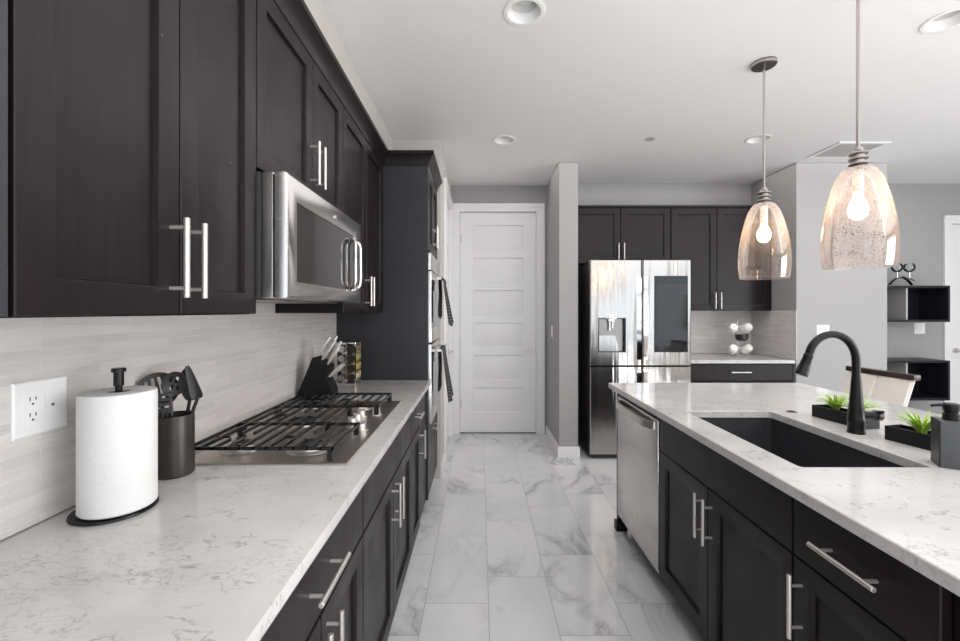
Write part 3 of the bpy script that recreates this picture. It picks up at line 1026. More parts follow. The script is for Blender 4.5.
# ------------------------------------------------------------------ wall plates
def plate(name, C, U, N, w, h, label, cat, kind, group=None):
    C = Vector(C)
    r = thing(name, label, cat, C, group)
    mb = MB()
    def rect(a, b, d): return [C - U * a - UZ * b + N * d, C + U * a - UZ * b + N * d, C + U * a + UZ * b + N * d, C - U * a + UZ * b + N * d]
    mb.ring([rect(w / 2, h / 2, .0003), rect(w / 2, h / 2, .003), rect(w / 2 - .004, h / 2 - .004, .006)])
    mb.build('faceplate', 'plastic', r)
    def bx(cu, cz, a, b, d0, d1, name, m):
        q = MB()
        o = C + U * cu + UZ * cz
        q.ring([[o - U * a - UZ * b + N * d, o + U * a - UZ * b + N * d, o + U * a + UZ * b + N * d, o - U * a + UZ * b + N * d] for d in (d0, d1)])
        return q.build(name, m, r)
    n = max(1, round(w / .06)) if w > .1 else 1
    for i in range(n):
        cu = (i - (n - 1) / 2) * .042
        k = kind[i]
        bx(cu, 0, .0175, .0345, .006, .0075, 'insert', 'plastic')
        if k == 'o':
            for s in (-1, 1):
                bx(cu - .006, s * .017 + .004, .0011, .004, .0075, .0079, 'slot', 'plastic_dark')
                bx(cu + .006, s * .017 + .004, .0011, .0035, .0075, .0079, 'slot', 'plastic_dark')
                q = MB(); o = C + U * cu + UZ * (s * .017 - .007) + N * .0075
                q.cyl(o, o + N * .0004, .0024, 12); q.build('slot', 'plastic_dark', r)
            for s in (-1, 1): bx(cu, s * .0035, .0045, .0024, .0075, .0085, 'button', 'plastic')
        elif k == 's':
            bx(cu, 0, .0145, .030, .0075, .010, 'rocker', 'plastic')
        else:
            q = MB(); o = C + U * cu + N * .0075
            q.cyl(o, o + N * .002, .0032, 14); q.build('sensor', 'nickel_dark', r)
        for s in (-1, 1):
            q = MB(); o = C + U * cu + UZ * (s * .049) + N * .0055
            q.cyl(o, o + N * .0012, .0028, 12); q.build('screw', 'plastic', r)
    return r


plate('wall_outlet', (XL + .010, .937, 1.172), UY, UX, .118, .120, 'white double outlet plate on the backsplash left of the paper towel', 'outlet', 'ob')
plate('wall_outlet', (2.055, YB - .010, 1.17), UX, -UY, .075, .118, 'white outlet plate on the backsplash right of the refrigerator', 'outlet', 'o')
plate('light_switch', (.75, 4.42, 1.17), -UY, -UX, .075, .118, 'white light switch on the side of the narrow wall end', 'light switch', 's')
plate('light_switch', (3.25, 4.03, 1.19), UX, -UY, .12, .12, 'white double light switch on the wide grey wall block', 'light switch', 'ss')
plate('light_switch', (4.86, YB, 1.19), UX, -UY, .12, .12, 'white double light switch between the two charcoal shelves', 'light switch', 'ss')

# ------------------------------------------------------------------ island
IX0, IX1, IY0, IY1 = .835, 2.08, .22, 2.765
FI = .885       # front of the island bodies, doors stand .02 proud towards -x
SX0, SX1, SY0, SY1 = .960, 1.355, 1.272, 1.985
r = thing('island_worktop', 'speckled white quartz island worktop with the undermount sink cutout', 'countertop', (1.45, 1.5, .8845))
mb = MB()
def rr(x0, x1, y0, y1, z, rad=0.0, n=5):
    pts = []
    for (cx_, cy_, a0) in ((x1 - rad, y1 - rad, 0), (x0 + rad, y1 - rad, 90), (x0 + rad, y0 + rad, 180), (x1 - rad, y0 + rad, 270)):
        for k in range(n + 1):
            A = math.radians(a0 + 90 * k / n)
            pts.append((cx_ + rad * math.cos(A), cy_ + rad * math.sin(A), z))
    return pts
e = .0025
mb.ring([rr(SX0, SX1, SY0, SY1, .8845, .014), rr(IX0, IX1, IY0, IY1, .8845, .004), rr(IX0, IX1, IY0, IY1, .915 - e, .004), rr(IX0 + e, IX1 - e, IY0 + e, IY1 - e, .915, .004),
         rr(SX0 - e, SX1 + e, SY0 - e, SY1 + e, .915, .015), rr(SX0, SX1, SY0, SY1, .915 - e, .014), rr(SX0, SX1, SY0, SY1, .8845, .014)], cap0=False, cap1=False)
mb.build('slab', 'quartz', r)

r = thing('kitchen_sink', 'dark granite composite undermount sink in the island', 'sink', (1.157, 1.63, .67))
mb = MB()
o = .006
mb.ring([rr(SX0 - .022, SX1 + .022, SY0 - .022, SY1 + .022, .884, .03), rr(SX0 - o, SX1 + o, SY0 - o, SY1 + o, .884, .022), rr(SX0 - o + .002, SX1 + o - .002, SY0 - o + .002, SY1 + o - .002, .70, .024),
         rr(SX0 + .022, SX1 - .022, SY0 + .022, SY1 - .022, .672, .03), rr(SX0 + .15, SX1 - .15, SY0 + .3, SY1 - .3, .668, .03)], cap0=False, cap1=True)
mb.ring([rr(SX0 - .022, SX1 + .022, SY0 - .022, SY1 + .022, .884, .03), rr(SX0 - .022, SX1 + .022, SY0 - .022, SY1 + .022, .874, .03), rr(SX0 - .014, SX1 + .014, SY0 - .014, SY1 + .014, .872, .03),
         rr(SX0 - .012, SX1 + .012, SY0 - .012, SY1 + .012, .655, .03)], cap0=False, cap1=True)
mb.build('basin', 'sink', r)
MB().lathe([(0, .6685), (.040, .6685), (.043, .6705), (.036, .6712), (.030, .6695), (0, .6695)], (1.157, 1.63, 0), 32).build('drain', 'nickel_dark', r)


def base_island(y0, y1, kind, label):
    r = thing('base_cabinet', label, 'cabinet', ((FI + 1.47) / 2, (y0 + y1) / 2, 0), 'black island cabinets')
    mb = carcass(r, FI, 1.468, y0 + .0008, y1 - .0008, .10, .882, '-x', top=(kind != 'sink'))
    mb.box(FI + .06, 1.44, y0 + .002, y1 - .002, 0, .10)
    mb.build('body', 'cab', r)
    MB().box(FI, FI + .018, y0 + .018, y1 - .018, .69, .712).build('face_rail', 'cab', r)
    g = .002
    if kind == 'sink':
        slab((FI, y0 + g, .712), UY, -UX, y1 - y0 - 2 * g, .163).build('false_front', 'cab', r)
        h = (y1 - y0) / 2
        for i in range(2):
            d = shaker((FI, y0 + i * h + g, .115), UY, -UX, h - 2 * g, .592).build('door', 'cab', r)
            pull((FI - .02, y0 + h + (-.030 if i == 0 else .030), .592), UZ, -UX, .172, d)
    else:
        d = slab((FI, y0 + g, .712), UY, -UX, y1 - y0 - 2 * g, .163).build('drawer', 'cab', r)
        pull((FI - .02, (y0 + y1) / 2, .793), UY, -UX, .180, d)
        d = shaker((FI, y0 + g, .115), UY, -UX, y1 - y0 - 2 * g, .592).build('door', 'cab', r)
        pull((FI - .02, y1 - .034, .588), UZ, -UX, .172, d)
    return r


base_island(1.178, 2.052, 'sink', 'black two-door island cabinet below the sink next to the dishwasher')
base_island(.796, 1.176, 'drawer', 'black island cabinet with a drawer over one door, nearest the camera')
tag(MB().box(FI, 1.468, .30, .794, 0, .8825, .001, 1).build('end_panel', 'cab'), 'plain dark island panel at the lower right photo corner', 'panel')
tag(MB().box(1.470, 1.72, .30, 2.70, 0, .8825, .001, 1).build('knee_wall', 'cab'), 'black back of the island facing the stools', 'panel')
r = thing('island_side_panel', 'narrow black panel closing the far end of the island beside the dishwasher', 'panel', (1.17, 2.69, 0))
MB().box(.868, 1.468, 2.672, 2.700, .06, .8825, .001, 1).build('panel', 'cab', r)
MB().box(.855, .925, 2.660, 2.712, 0, .0595, .003, 1).build('foot', 'cab', r)

r = thing('dishwasher', 'stainless dishwasher built into the far end of the island', 'dishwasher', (1.17, 2.362, 0))
ya, yb = 2.060, 2.666
MB().box(.900, 1.46, ya, yb, .10, .870).build('body', 'plastic_dark', r)
MB().box(.950, 1.44, ya + .01, yb - .01, 0, .10).build('toe_kick', 'plastic_dark', r)
MB().box(.871, .8995, ya + .002, yb - .002, .852, .872, .002, 1).build('control_strip', 'black_plastic', r)
d = MB().box(.862, .8995, ya, yb, .108, .8515, .004).build('door', 'steel', r)
hb = MB()
path = []
for k in range(17):
    s = k / 16
    path.append((.862 - .036 * (1 - abs(2 * s - 1) ** 6), ya + .035 + (yb - ya - .07) * s, .815))
q = []
for p in path: q.append([(p[0] - .007, p[1], p[2] - .019), (p[0] + .007, p[1], p[2] - .019), (p[0] + .007, p[1], p[2] + .019), (p[0] - .007, p[1], p[2] + .019)])
hb.ring(q); hb.build('handle', 'nickel', d)
for yy in (ya + .03, yb - .03): pass
MB().cyl((.8621, 2.365, .245), (.8600, 2.365, .245), .016, 28).build('badge', 'nickel', d)

# ------------------------------------------------------------------ refrigerator
FX0, FX1, FY, FM = 1.020, 1.962, 3.94, 1.505
r = thing('refrigerator', 'stainless four-door refrigerator with a touch screen and water dispenser', 'refrigerator', (1.49, 4.3, 0))
MB().box(FX0 + .002, FX1 - .002, FY + .065, 4.672, .035, 1.835, .004).build('body', 'plastic_dark', r)
ft = MB()
for x in (FX0 + .06, FX1 - .06):
    for y in (4.05, 4.6): ft.cyl((x, y, 0), (x, y, .035), .02, 14)
ft.box(FX0 + .01, FX1 - .01, FY + .05, FY + .064, .012, .05)
ft.build('feet', 'plastic_dark', r)
zs, zt = .874, 1.855
def door_ring(x0, x1, z0, z1, hole=None, bow=.006):
    """front leaf with softly rounded vertical edges; optional rectangular recess"""
    mb = MB()
    def q(ix, iz, y): return [(x0 + ix, y, z0 + iz), (x1 - ix, y, z0 + iz), (x1 - ix, y, z1 - iz), (x0 + ix, y, z1 - iz)]
    rs = [q(0, 0, FY + .060), q(0, 0, FY + .012), q(.003, .001, FY + .005), q(.010, .003, FY)]
    if hole:
        a, b, c, d = hole
        h = lambda y, i=0: [(a + i, y, c + i), (b - i, y, c + i), (b - i, y, d - i), (a + i, y, d - i)]
        rs += [h(FY), h(FY + .045, .004)]
    mb.ring(rs)
    return mb
dl = door_ring(FX0, FM - .003, zs + .003, zt, (1.095, 1.352, .999, 1.318)).build('door', 'fridge', r)
drr = door_ring(FM + .003, FX1, zs + .003, zt).build('door', 'fridge', r)
d3 = door_ring(FX0, FM - .003, .05, zs - .009).build('door', 'fridge', r)
d4 = door_ring(FM + .003, FX1, .05, zs - .009).build('door', 'fridge', r)
# dispenser
q = MB(); q.box(1.0952, 1.104, FY - .003, FY + .002, .999, 1.318); q.box(1.343, 1.3518, FY - .003, FY + .002, .999, 1.318); q.box(1.104, 1.343, FY - .003, FY + .002, .999, 1.007); q.box(1.104, 1.343, FY - .003, FY + .002, 1.310, 1.318)
q.build('dispenser_frame', 'black_plastic', dl)
q = MB(); q.box(1.102, 1.345, FY + .036, FY + .044, 1.008, 1.309); q.build('dispenser_back', 'nickel_dark', dl)
q = MB(); q.prism([(1.104, FY + .001, 1.155), (1.255, FY + .001, 1.155), (1.292, FY + .001, 1.008), (1.104, FY + .001, 1.008)], (0, .034, 0)); q.build('dispenser_tray', 'fridge', dl)
q = MB(); q.box(1.17, 1.265, FY - .006, FY + .030, 1.305, 1.352, .004); q.box(1.192, 1.244, FY + .0, FY + .026, 1.276, 1.305, .003); q.cyl((1.205, FY + .015, 1.20), (1.205, FY + .015, 1.276), .008, 12); q.cyl((1.232, FY + .015, 1.225), (1.232, FY + .015, 1.276), .008, 12)
q.build('dispenser_spout', 'steel_polished', dl)
# screen
MB().box(1.616, 1.926, FY - .006, FY + .001, 1.000, 1.708, .002, 1).build('screen_bezel', 'black_glass', drr)
MB().box(1.632, 1.910, FY - .0072, FY - .0061, 1.115, 1.630).build('screen', 'screen', drr)
# recessed edge grips
for (door, xa, xb, z0, z1) in ((dl, FM - .050, FM - .012, .93, 1.70), (drr, FM + .012, FM + .050, .93, 1.70), (d3, FM - .050, FM - .012, .38, .84), (d4, FM + .012, FM + .050, .38, .84)):
    q = MB()
    left = xa < FM - .02
    xs = (xa, xb) if left else (xb, xa)
    rings = []
    for z, k in ((z0, .0), (z0 + .03, 1), (z1 - .03, 1), (z1, .0)):
        rings.append([(xs[0], FY - .0005, z), (xs[1], FY - .0005 - .012 * k, z), (xs[1], FY + .004, z), (xs[0], FY + .002, z)])
    q.ring(rings); q.build('handle', 'steel_polished', door)
hg = MB()
for x in (FX0 + .05, FX1 - .05): hg.box(x - .04, x + .04, FY + .02, FY + .14, 1.8355, 1.868, .006)
hg.build('hinge_cover', 'black_plastic', r)

# ------------------------------------------------------------------ alcove cabinets
FA = 4.372
def alcove_cab(x0, x1, z0, z1, xm, label, hz, hx=.028, L=.168):
    r = thing('wall_cabinet', label, 'cabinet', ((x0 + x1) / 2, 4.54, z0), 'wall cabinets in the alcove')
    mb = carcass(r, x0, x1, FA, YB - .001, z0, z1, '-y'); mb.build('body', 'cab', r)
    for i, (a, b) in enumerate(((x0, xm), (xm, x1))):
        d = shaker((a + .002, FA, z0 + .002), UX, -UY, b - a - .004, z1 - z0 - .006, rail=.06).build('door', 'cab', r)
        pull((xm + (-hx if i == 0 else hx), FA - .02, hz), UZ, -UY, L, d)
alcove_cab(.930, 1.953, 1.870, 2.440, 1.440, 'dark two-door cabinet above the refrigerator', 1.99)
alcove_cab(1.957, 2.972, 1.385, 2.440, 2.426, 'dark two-door cabinet above the mug stand', 1.487)
tag(MB().box(.930, 2.998, FA - .024, YB - .001, 2.441, 2.466, .002, 1).build('top_trim', 'cab'), 'thin dark trim strip along the top of the alcove cabinets', 'moulding')
tag(MB().box(2.9735, 2.998, FA, FA + .02, 1.385, 2.440).build('filler_strip', 'cab'), 'narrow dark filler between the alcove cabinet and the wall block', 'panel')
r = thing('base_cabinet', 'dark alcove base cabinet with a wide drawer, right of the refrigerator', 'cabinet', (2.49, 4.38, 0))
mb = carcass(r, 1.990, 2.985, 4.075, YB - .001, .10, .882, '-y'); mb.box(2.0, 2.97, 4.13, 4.6, 0, .10); mb.build('body', 'cab', r)
d = slab((1.992, 4.075, .715), UX, -UY, .991, .160).build('drawer', 'cab', r)
pull((2.475, 4.055, .800), UX, -UY, .19, d)
for i in range(2):
    d = shaker((1.992 + i * .4955, 4.075, .115), UX, -UY, .4935, .594).build('door', 'cab', r)
    pull((2.4875 + (.03 if i else -.03), 4.055, .60), UZ, -UY, .168, d)
tag(MB().box(1.975, 2.988, 4.025, YB - .0105, .8845, .915, .002, 1).build('worktop', 'quartz'), 'short white quartz worktop in the alcove under the mug stand', 'countertop')

# mug tree and cups
mx, my = 2.675, 4.42
r = thing('mug_tree', 'small wire mug tree standing on the alcove worktop', 'mug rack', (mx, my, .915))
q = MB().lathe([(0, .9155), (.062, .9155), (.064, .919), (.055, .923), (0, .924)], (mx, my, 0), 32); q.build('base', 'nickel', r)
q = MB(); q.cyl((mx, my, .924), (mx, my, 1.270), .005, 12); q.lathe([(0, 1.268), (.010, 1.272), (.012, 1.282), (.006, 1.291), (0, 1.293)], (mx, my, 0), 18); q.build('post', 'nickel', r)
mugs = [(-1, 1.245, 'white mug at the upper left of the mug tree'), (1, 1.250, 'white mug at the upper right of the mug tree'), (-1, 1.030, 'white mug at the lower left of the mug tree'), (1, 1.035, 'white mug at the lower right of the mug tree')]
for s, z, lab in mugs:
    q = MB(); q.tube([(mx, my, z - .03), (mx + s * .03, my - .010, z - .018), (mx + s * .052, my - .02, z + .004)], .003, 8); q.build('hook', 'nickel', r)
    t = thing('mug', lab, 'mug', (mx + s * .072, my - .045, z - .04), 'white mugs on the mug tree')
    b = MB().lathe([(0, .043), (.030, .043), (.040, .034), (.046, .010), (.046, -.040), (.043, -.040), (.042, .008), (.036, .032), (0, .036)], (0, 0, 0), 28)
    b.bm.transform(Matrix.Translation(t.location) @ Matrix.Rotation(math.radians(62), 4, 'X') @ Matrix.Rotation(math.radians(s * 14), 4, 'Y'))
    b.build('cup', 'ceramic', t)
    h = MB(); pts = []
    for k in range(9):
        A = PI * k / 8
        pts.append(Vector((-s * (.044 + .024 * math.sin(A)), 0, .026 * math.cos(A))))
    h.tube(pts, .0045, 8)
    h.bm.transform(Matrix.Translation(t.location) @ Matrix.Rotation(math.radians(62), 4, 'X') @ Matrix.Rotation(math.radians(s * 14), 4, 'Y'))
    h.build('handle', 'ceramic', t)
t = thing('mug', 'small black cup in the middle of the mug tree', 'mug', (mx, my - .075, 1.09))
b = MB().lathe([(0, -.012), (.040, -.012), (.056, .006), (.060, .052), (.056, .052), (.052, .010), (0, -.006)], (0, 0, 0), 28)
b.bm.transform(Matrix.Translation(t.location)); b.build('cup', 'black_plastic', t)
h = MB().tube([Vector((.040 + .030 * math.sin(PI * k / 8), 0, .036 - .022 * math.cos(PI * k / 8))) for k in range(9)], .005, 8)
h.bm.transform(Matrix.Translation(t.location)); h.build('handle', 'black_plastic', t)

# ------------------------------------------------------------------ faucet, soap, button
fx, fy = 1.440, 1.627
r = thing('faucet', 'matte black pull-down faucet arching over the island sink', 'faucet', (fx, fy, .915))
MB().lathe([(0, .9155), (.028, .9155), (.0285, .920), (.027, .926), (.0265, .957), (.0285, .960), (.0285, .970), (.026, .974), (.0255, .990), (.0215, 1.03), (.018, 1.08), (.0155, 1.12), (.0140, 1.135)], (fx, fy, 0), 36, cap1=True).build('body', 'black_metal', r)
arc = [(fx, fy, 1.130), (fx, fy, 1.165)]
R_ = .092
cz = 1.190
for k in range(0, 15):
    A = math.radians(165 * k / 14)
    arc.append((fx - R_ + R_ * math.cos(A), fy, cz + R_ * math.sin(A) * 1.12))
MB().tube(arc, [.0138] * len(arc), 20).build('spout', 'black_metal', r)
p0 = Vector(arc[-1]); dd = (Vector(arc[-1]) - Vector(arc[-2])).normalized()
dd = (dd + Vector((-.10, 0, -.15))).normalized()
sp = MB(); sp.tube([p0 + dd * .001, p0 + dd * .006, p0 + dd * .010, p0 + dd * .014, p0 + dd * .05, p0 + dd * .083, p0 + dd * .086], [.0140, .0165, .0165, .0150, .0185, .0225, .0205], 24)
sp.build('spray_head', 'black_metal', r)
nb = MB(); b_ = p0 + dd * .05 + Vector((-.019, 0, .006)); nb.tube([b_, b_ + dd * .022], [.0045, .0045], 10); nb.build('spray_button', 'black_plastic', r)
lv = MB(); lv.cyl((fx + .020, fy, .985), (fx + .068, fy, .982), .0155, 20)
lv.lathe([(0, 0)], (0, 0, 0), 3) if False else None
lv.tube([(fx + .068, fy, .982), (fx + .072, fy, .982), (fx + .090, fy, .981), (fx + .095, fy, .981)], [.0155, .0195, .0195, .016], 20)
lv.tube([(fx + .080, fy, .985), (fx + .074, fy - .020, 1.000), (fx + .060, fy - .045, 1.006)], [.007, .006, .005], 12)
lv.build('lever_handle', 'black_metal', r)

r = thing('soap_dispenser', 'square slate grey soap dispenser with a black pump at the right edge', 'soap dispenser', (0, 0, 0))
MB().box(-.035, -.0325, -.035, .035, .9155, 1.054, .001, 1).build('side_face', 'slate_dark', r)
MB().box(-.0324, .035, -.035, .035, .9155, 1.054, .0022, 2).build('bottle', 'slate', r)
MB().lathe([(.019, 1.0542), (.019, 1.072), (.0165, 1.074), (.0165, 1.080), (.0185, 1.082), (.0190, 1.100), (.016, 1.104), (0, 1.104)], (0, 0, 0), 28).build('pump', 'black_metal', r)
q = MB(); q.tube([(0, 0, 1.094), (-.024, 0, 1.097), (-.044, 0, 1.092)], [.006, .005, .004], 12); q.build('nozzle', 'black_metal', r)
r.location = (1.419, 1.280, 0); r.rotation_euler = (0, 0, math.radians(-32))

r = thing('air_switch', 'small round bronze button in the worktop behind the sink', 'button', (1.442, 1.965, .915))
MB().lathe([(0, .9152), (.022, .9152), (.022, .9175), (.018, .9185), (0, .9185)], (1.442, 1.965, 0), 28).build('collar', 'nickel_dark', r)
MB().lathe([(0, .9186), (.012, .9186), (.0118, .9205), (0, .921)], (1.442, 1.965, 0), 24).build('button', 'dark_wood', r)


# ------------------------------------------------------------------ planters
def planter(A, B, w, h, tufts, label):
    """long tray with its left long side from A to B (xy), body to the right"""
    A, B = Vector((*A, 0)), Vector((*B, 0))
    u = (B - A).normalized(); L = (B - A).length
    n = Vector((-u.y, u.x, 0))
    if n.x < 0: n = -n
    c = A + u * L / 2 + n * w / 2 + Vector((0, 0, .9155))
    r = thing('grass_planter', label, 'plant', c, 'low planters on the island')
    T = Matrix.Translation(A + Vector((0, 0, .9155))) @ Matrix(((u.x, n.x, 0, 0), (u.y, n.y, 0, 0), (0, 0, 1, 0), (0, 0, 0, 1)))
    mb = MB()
    def q(i, z): return [(i, i, z), (L - i, i, z), (L - i, w - i, z), (i, w - i, z)]
    mb.ring([q(0, 0), q(0, h), q(.006, h), q(.006, h - .014), q(.01, h - .015)])
    mb.bm.transform(T); mb.build('tray', 'block', r)
    g = MB()
    rnd = random.Random(3)
    for k in range(150):
        x, y, s = rnd.uniform(.010, L - .010), rnd.uniform(.010, w - .010), rnd.uniform(.003, .005)
        g.box(x - s, x + s, y - s, y + s, h - .0145, h - .013 + s * .5, .0)
    g.bm.transform(T); o = g.build('gravel', 'soil', r)
    o['kind'] = 'stuff'
    for (tx, sc) in tufts:
        mb = MB(); rnd = random.Random(int(tx * 1000) + 5)
        for k in range(64):
            az = rnd.uniform(0, 2 * PI); le = rnd.uniform(.050, .092) * sc; ln = rnd.uniform(.25, 1.35)
            d = Vector((math.cos(az), math.sin(az), 0)); side = Vector((-d.y, d.x, 0))
            base = Vector((tx, w / 2, h - .013)) + d * rnd.uniform(0, .010)
            rings = []
            for i in range(6):
                s = i / 5
                ang = ln * s
                p = base + d * (le * s * math.sin(ang * .9 + .12)) + Vector((0, 0, le * s * math.cos(ang * .75)))
                wd = .0058 * (1 - s ** 1.6) * sc + .0004
                rings.append([p - side * wd, p + Vector((0, 0, -.0008)) , p + side * wd, p + Vector((0, 0, .0010))])
            mb.ring(rings)
        mb.bm.transform(T); mb.build('foliage', 'leaf', r)
    return r


planter((1.476, 1.890), (1.505, 1.672), .078, .050, [(.075, 1.0), (.160, 1.0)], 'black tray of bright green grass tufts behind the faucet')
planter((1.474, 1.548), (1.520, 1.345), .078, .050, [(.085, 1.05)], 'black tray with one green grass tuft behind the soap dispenser')


# ------------------------------------------------------------------ stools
def stool(loc, rz, label):
    r = thing('counter_stool', label, 'stool', (0, 0, 0), 'cream stools at the island')
    # local frame: back runs along y, the seat reaches to -x
    def pan(y0, y1, name):
        mb = MB(); rings = []
        for k in range(7):
            s = k / 6
            z = .665 + .285 * s; x = -.085 + .115 * s
            hw = 1 + .06 * (1 - s)
            ya, yb_ = y0 * hw, y1 * hw
            b = .012
            rings.append([(x - .020, ya + b, z), (x - .026, (ya + yb_) / 2, z), (x - .020, yb_ - b, z), (x - .008, yb_, z), (x + .014, yb_ - b, z), (x + .014, ya + b, z), (x - .008, ya, z)])
        mb.ring(rings); mb.build(name, 'cream', r)
    pan(-.215, -.002, 'back_cushion'); pan(.002, .215, 'back_cushion')
    MB().box(.0, .052, -.228, .228, .950, .985, .006).build('top_rail', 'dark_wood', r)
    MB().box(-.47, -.06, -.22, .22, .600, .664, .02, 3).build('seat', 'cream', r)
    for sx in (-.44, -.09):
        for sy in (-.19, .19):
            MB().tube([(sx + (-.02 if sx < -.2 else .03), sy * 1.05, 0), (sx, sy, .600)], [.014, .019], 12).build('leg', 'dark_wood', r)
    q = MB(); q.cyl((-.455, -.196, .22), (-.455, .196, .22), .010, 10); q.cyl((-.45, -.196, .30), (-.07, -.196, .30), .009, 10); q.cyl((-.45, .196, .30), (-.07, .196, .30), .009, 10)
    q.build('footrest', 'dark_wood', r)
    r.location = loc; r.rotation_euler = (0, 0, rz)
    return r


stool((2.665, 2.855, 0), math.radians(4), 'cream counter stool with dark top rail seen past the faucet')
stool((2.665, 2.12, 0), math.radians(2), 'cream counter stool at the right photo edge behind the soap dispenser')


# ------------------------------------------------------------------ charcoal shelves
def shelf(z0, z1, label):
    r = thing('wall_shelf', label, 'shelf', (4.45, 4.55, z0), 'charcoal wall shelves')
    x0, xm, x1, ya, yb_ = 4.02, 4.44, 4.868, 4.40, YB - .0005
    MB().box(x0, x1, ya, yb_, z1 - .024, z1, .001, 1).build('top_board', 'shelf', r)
    MB().box(x0, x1, ya, yb_, z0, z0 + .024, .001, 1).build('bottom_board', 'shelf', r)
    MB().box(x1 - .024, x1, ya + .001, yb_, z0 + .024, z1 - .024).build('side_board', 'shelf', r)
    MB().box(xm, xm + .018, ya + .03, yb_, z0 + .024, z1 - .024).build('divider', 'vent', r)
    MB().box(xm + .018, x1 - .024, yb_ - .012, yb_, z0 + .024, z1 - .024).build('back_panel', 'shelf', r)
    MB().box(x0, x0 + .02, ya + .001, yb_, z0 + .024, z1 - .024).build('side_board', 'shelf', r)
shelf(1.268, 1.645, 'upper charcoal cubby shelf on the far grey wall')
shelf(.455, .868, 'lower charcoal cubby shelf below the double light switch')

r = thing('candle_holder', 'curved metal stand with two round glass cups on the upper shelf', 'candle holder', (4.44, 4.50, 1.645))
q = MB(); rings = []
for k in range(21):
    s = k / 20
    x = 4.335 + .235 * s
    z = 1.6455 + .088 * math.sin(PI * (s * .96 + .02)) ** .8
    rings.append([(x, 4.485, z), (x, 4.515, z), (x, 4.515, z + .009), (x, 4.485, z + .009)])
q.ring(rings); q.build('arch', 'black_metal', r)
q = MB(); q.tube([(4.415, 4.50, 1.738), (4.48, 4.50, 1.752), (4.56, 4.50, 1.720), (4.60, 4.50, 1.706)], [.007, .009, .009, .005], 12)
for x in (4.415, 4.545): q.cyl((x, 4.50, 1.735), (x, 4.50, 1.792), .009, 14)
q.build('arm', 'steel_polished', r)
for x in (4.415, 4.545):
    MB().lathe([(.0, 1.7925), (.020, 1.795), (.040, 1.812), (.050, 1.838), (.046, 1.866), (.036, 1.882), (.034, 1.880), (.043, 1.864), (.047, 1.838), (.038, 1.816), (.019, 1.799), (0, 1.797)], (x, 4.50, 0), 28).build('glass_cup', 'clear', r)

# ------------------------------------------------------------------ pendants
def pendant(x, y, label):
    r = thing('pendant_light', label, 'pendant lamp', (x, y, 1.567), 'seeded glass pendants over the island')
    MB().lathe([(0, CEIL - .022), (.060, CEIL - .022), (.0645, CEIL - .018), (.0645, CEIL - .0006), (0, CEIL - .0006)], (x, y, 0), 44).build('canopy', 'nickel_dark', r)
    MB().cyl((x, y, 2.070), (x, y, CEIL - .022), .0068, 16).build('rod', 'nickel_rod', r)
    prof = [(.0068, 2.082), (.016, 2.078), (.017, 2.066)]
    for k in range(3):
        z = 2.058 - k * .022
        prof += [(.024, z), (.033, z - .003), (.034, z - .008), (.030, z - .012), (.024, z - .014)]
    prof += [(.026, 1.994), (.044, 1.990), (.046, 1.984), (.022, 1.982)]
    MB().lathe(prof, (x, y, 0), 36, cap0=True, cap1=True).build('collar', 'nickel_rod', r)
    # inner socket with a ribbed sleeve
    prof = [(.0, 1.9818), (.020, 1.9818)]
    for k in range(8):
        z = 1.976 - k * .012
        prof += [(.0205, z), (.0175, z - .006)]
    prof += [(.019, 1.878), (.0, 1.876)]
    MB().lathe(prof, (x, y, 0), 28).build('socket', 'ceramic', r)
    MB().lathe([(0, 1.8755), (.013, 1.872), (.018, 1.858), (.031, 1.832), (.034, 1.810), (.029, 1.788), (.015, 1.773), (0, 1.770)], (x, y, 0), 28).build('bulb', 'bulb', r)
    out = [(q * (.905 if q > .05 else 1), z) for q, z in [(.0455, 1.989), (.064, 1.979), (.085, 1.950), (.103, 1.900), (.120, 1.835), (.133, 1.765), (.140, 1.700), (.141, 1.650), (.138, 1.605), (.132, 1.568)]]
    inn = [(q - .0028, z - (.0015 if z > 1.6 else 0)) for q, z in reversed(out)]
    MB().lathe(out + [(.1180, 1.5665)] + inn, (x, y, 0), 64).build('shade', 'seeded', r)
    l = bpy.data.lights.new('pendant_bulb_light', 'POINT'); l.energy = 1.6; l.color = (1, .74, .50); l.shadow_soft_size = .038
    o = bpy.data.objects.new('pendant_bulb_light', l); COL.objects.link(o); o.parent = r; o.location = (0, 0, 1.808 - 1.567)
pendant(1.610, 2.410, 'seeded glass pendant nearer the refrigerator, the smaller-looking of the two')
pendant(1.610, 1.810, 'seeded glass pendant above the faucet, the larger-looking of the two')

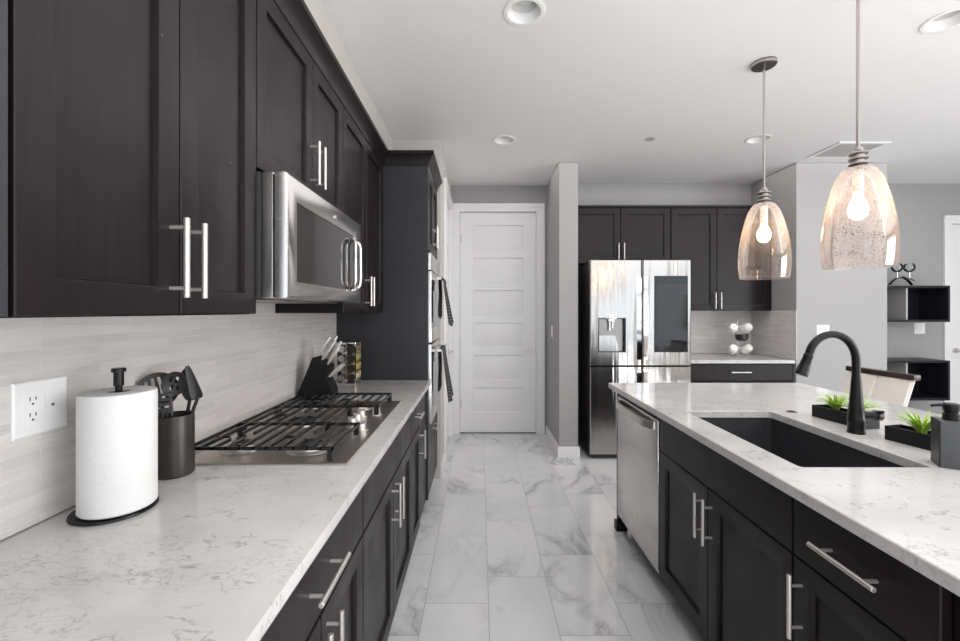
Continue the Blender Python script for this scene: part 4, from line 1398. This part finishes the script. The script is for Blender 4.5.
# ------------------------------------------------------------------ ceiling fittings
LAB = ['recessed ceiling light at the top of the photo above the aisle', 'recessed ceiling light above the tall white door', 'recessed ceiling light cut off at the top right corner', 'recessed ceiling light behind the smaller pendant rod']
for (x, y), lab in zip(LIGHTS, LAB):
    r = thing('recessed_light', lab, 'ceiling light', (x, y, CEIL), 'recessed lights in the ceiling')
    MB().lathe([(.0825, CEIL + .001), (.097, CEIL - .0006), (.098, CEIL - .004), (.094, CEIL - .0055), (.078, CEIL - .004), (.066, CEIL + .040), (.064, CEIL + .040), (.0765, CEIL + .0005), (.0825, CEIL + .001)], (x, y, 0), 48).build('trim_ring', 'plastic', r)
    MB().lathe([(.064, CEIL + .042), (.055, CEIL + .085), (0, CEIL + .085)], (x, y, 0), 40).build('baffle', 'baffle', r)
    MB().lathe([(0, CEIL + .055), (.034, CEIL + .055), (.046, CEIL + .062), (.050, CEIL + .084), (0, CEIL + .084)], (x, y, 0), 32).build('lamp', 'baffle', r)
r = thing('fire_sprinkler', 'small round sprinkler cover in the middle of the ceiling', 'sprinkler', (1.39, 3.48, CEIL))
MB().lathe([(0, CEIL + .012), (.029, CEIL + .012), (.040, CEIL - .0006), (.041, CEIL - .003), (.034, CEIL - .006), (.024, CEIL - .003), (.020, CEIL + .004), (0, CEIL + .004)], (1.39, 3.48, 0), 32).build('cover', 'vent', r)
r = thing('air_vent', 'grey slatted air vent in the ceiling above the wall block', 'vent', (3.22, 3.71, CEIL))
vx0, vx1, vy0, vy1 = 2.99, 3.42, 3.53, 3.89
q = MB(); zf = CEIL - .0006
for b in ((vx0, vx1, vy0, vy0 + .03), (vx0, vx1, vy1 - .03, vy1), (vx0, vx0 + .03, vy0 + .03, vy1 - .03), (vx1 - .03, vx1, vy0 + .03, vy1 - .03)): q.box(*b, zf - .010, zf)
q.build('frame', 'plastic', r)
q = MB(); q.box(vx0 + .03, vx1 - .03, vy0 + .03, vy1 - .03, zf - .002, zf); q.build('backing', 'vent_dark', r)
q = MB()
n = 22
for k in range(n):
    y = vy0 + .034 + (vy1 - vy0 - .068) * (k + .5) / n
    q.box(vx0 + .03, vx1 - .03, y - .0055, y + .0055, zf - .008, zf - .0065)
q.build('slats', 'vent', r)

# ------------------------------------------------------------------ garden outside the patio door (seen as a reflection in the refrigerator screen)
struct(MB().box(-3, 10, -9, YR - .1, -.12, -.02).build('floor_patio', 'concrete', smooth=False), 'concrete patio outside')
bm = bmesh.new()
bmesh.ops.create_icosphere(bm, subdivisions=5, radius=1)
for v in bm.verts:
    p = v.co.copy()
    k = 1 + .22 * noise.noise(p * 3.1) + .12 * noise.noise(p * 9)
    v.co = Vector((p.x * 1.5 * k, p.y * .8 * k, max(-1.2, p.z * 1.3 * k)))
mb = MB(); mb.bm.free(); mb.bm = bm
bm.transform(Matrix.Translation((8.45, -6.4, 1.2)))
h = mb.build('garden_hedge', 'hedge'); tag(h, 'green hedge in the garden behind the camera', 'hedge')
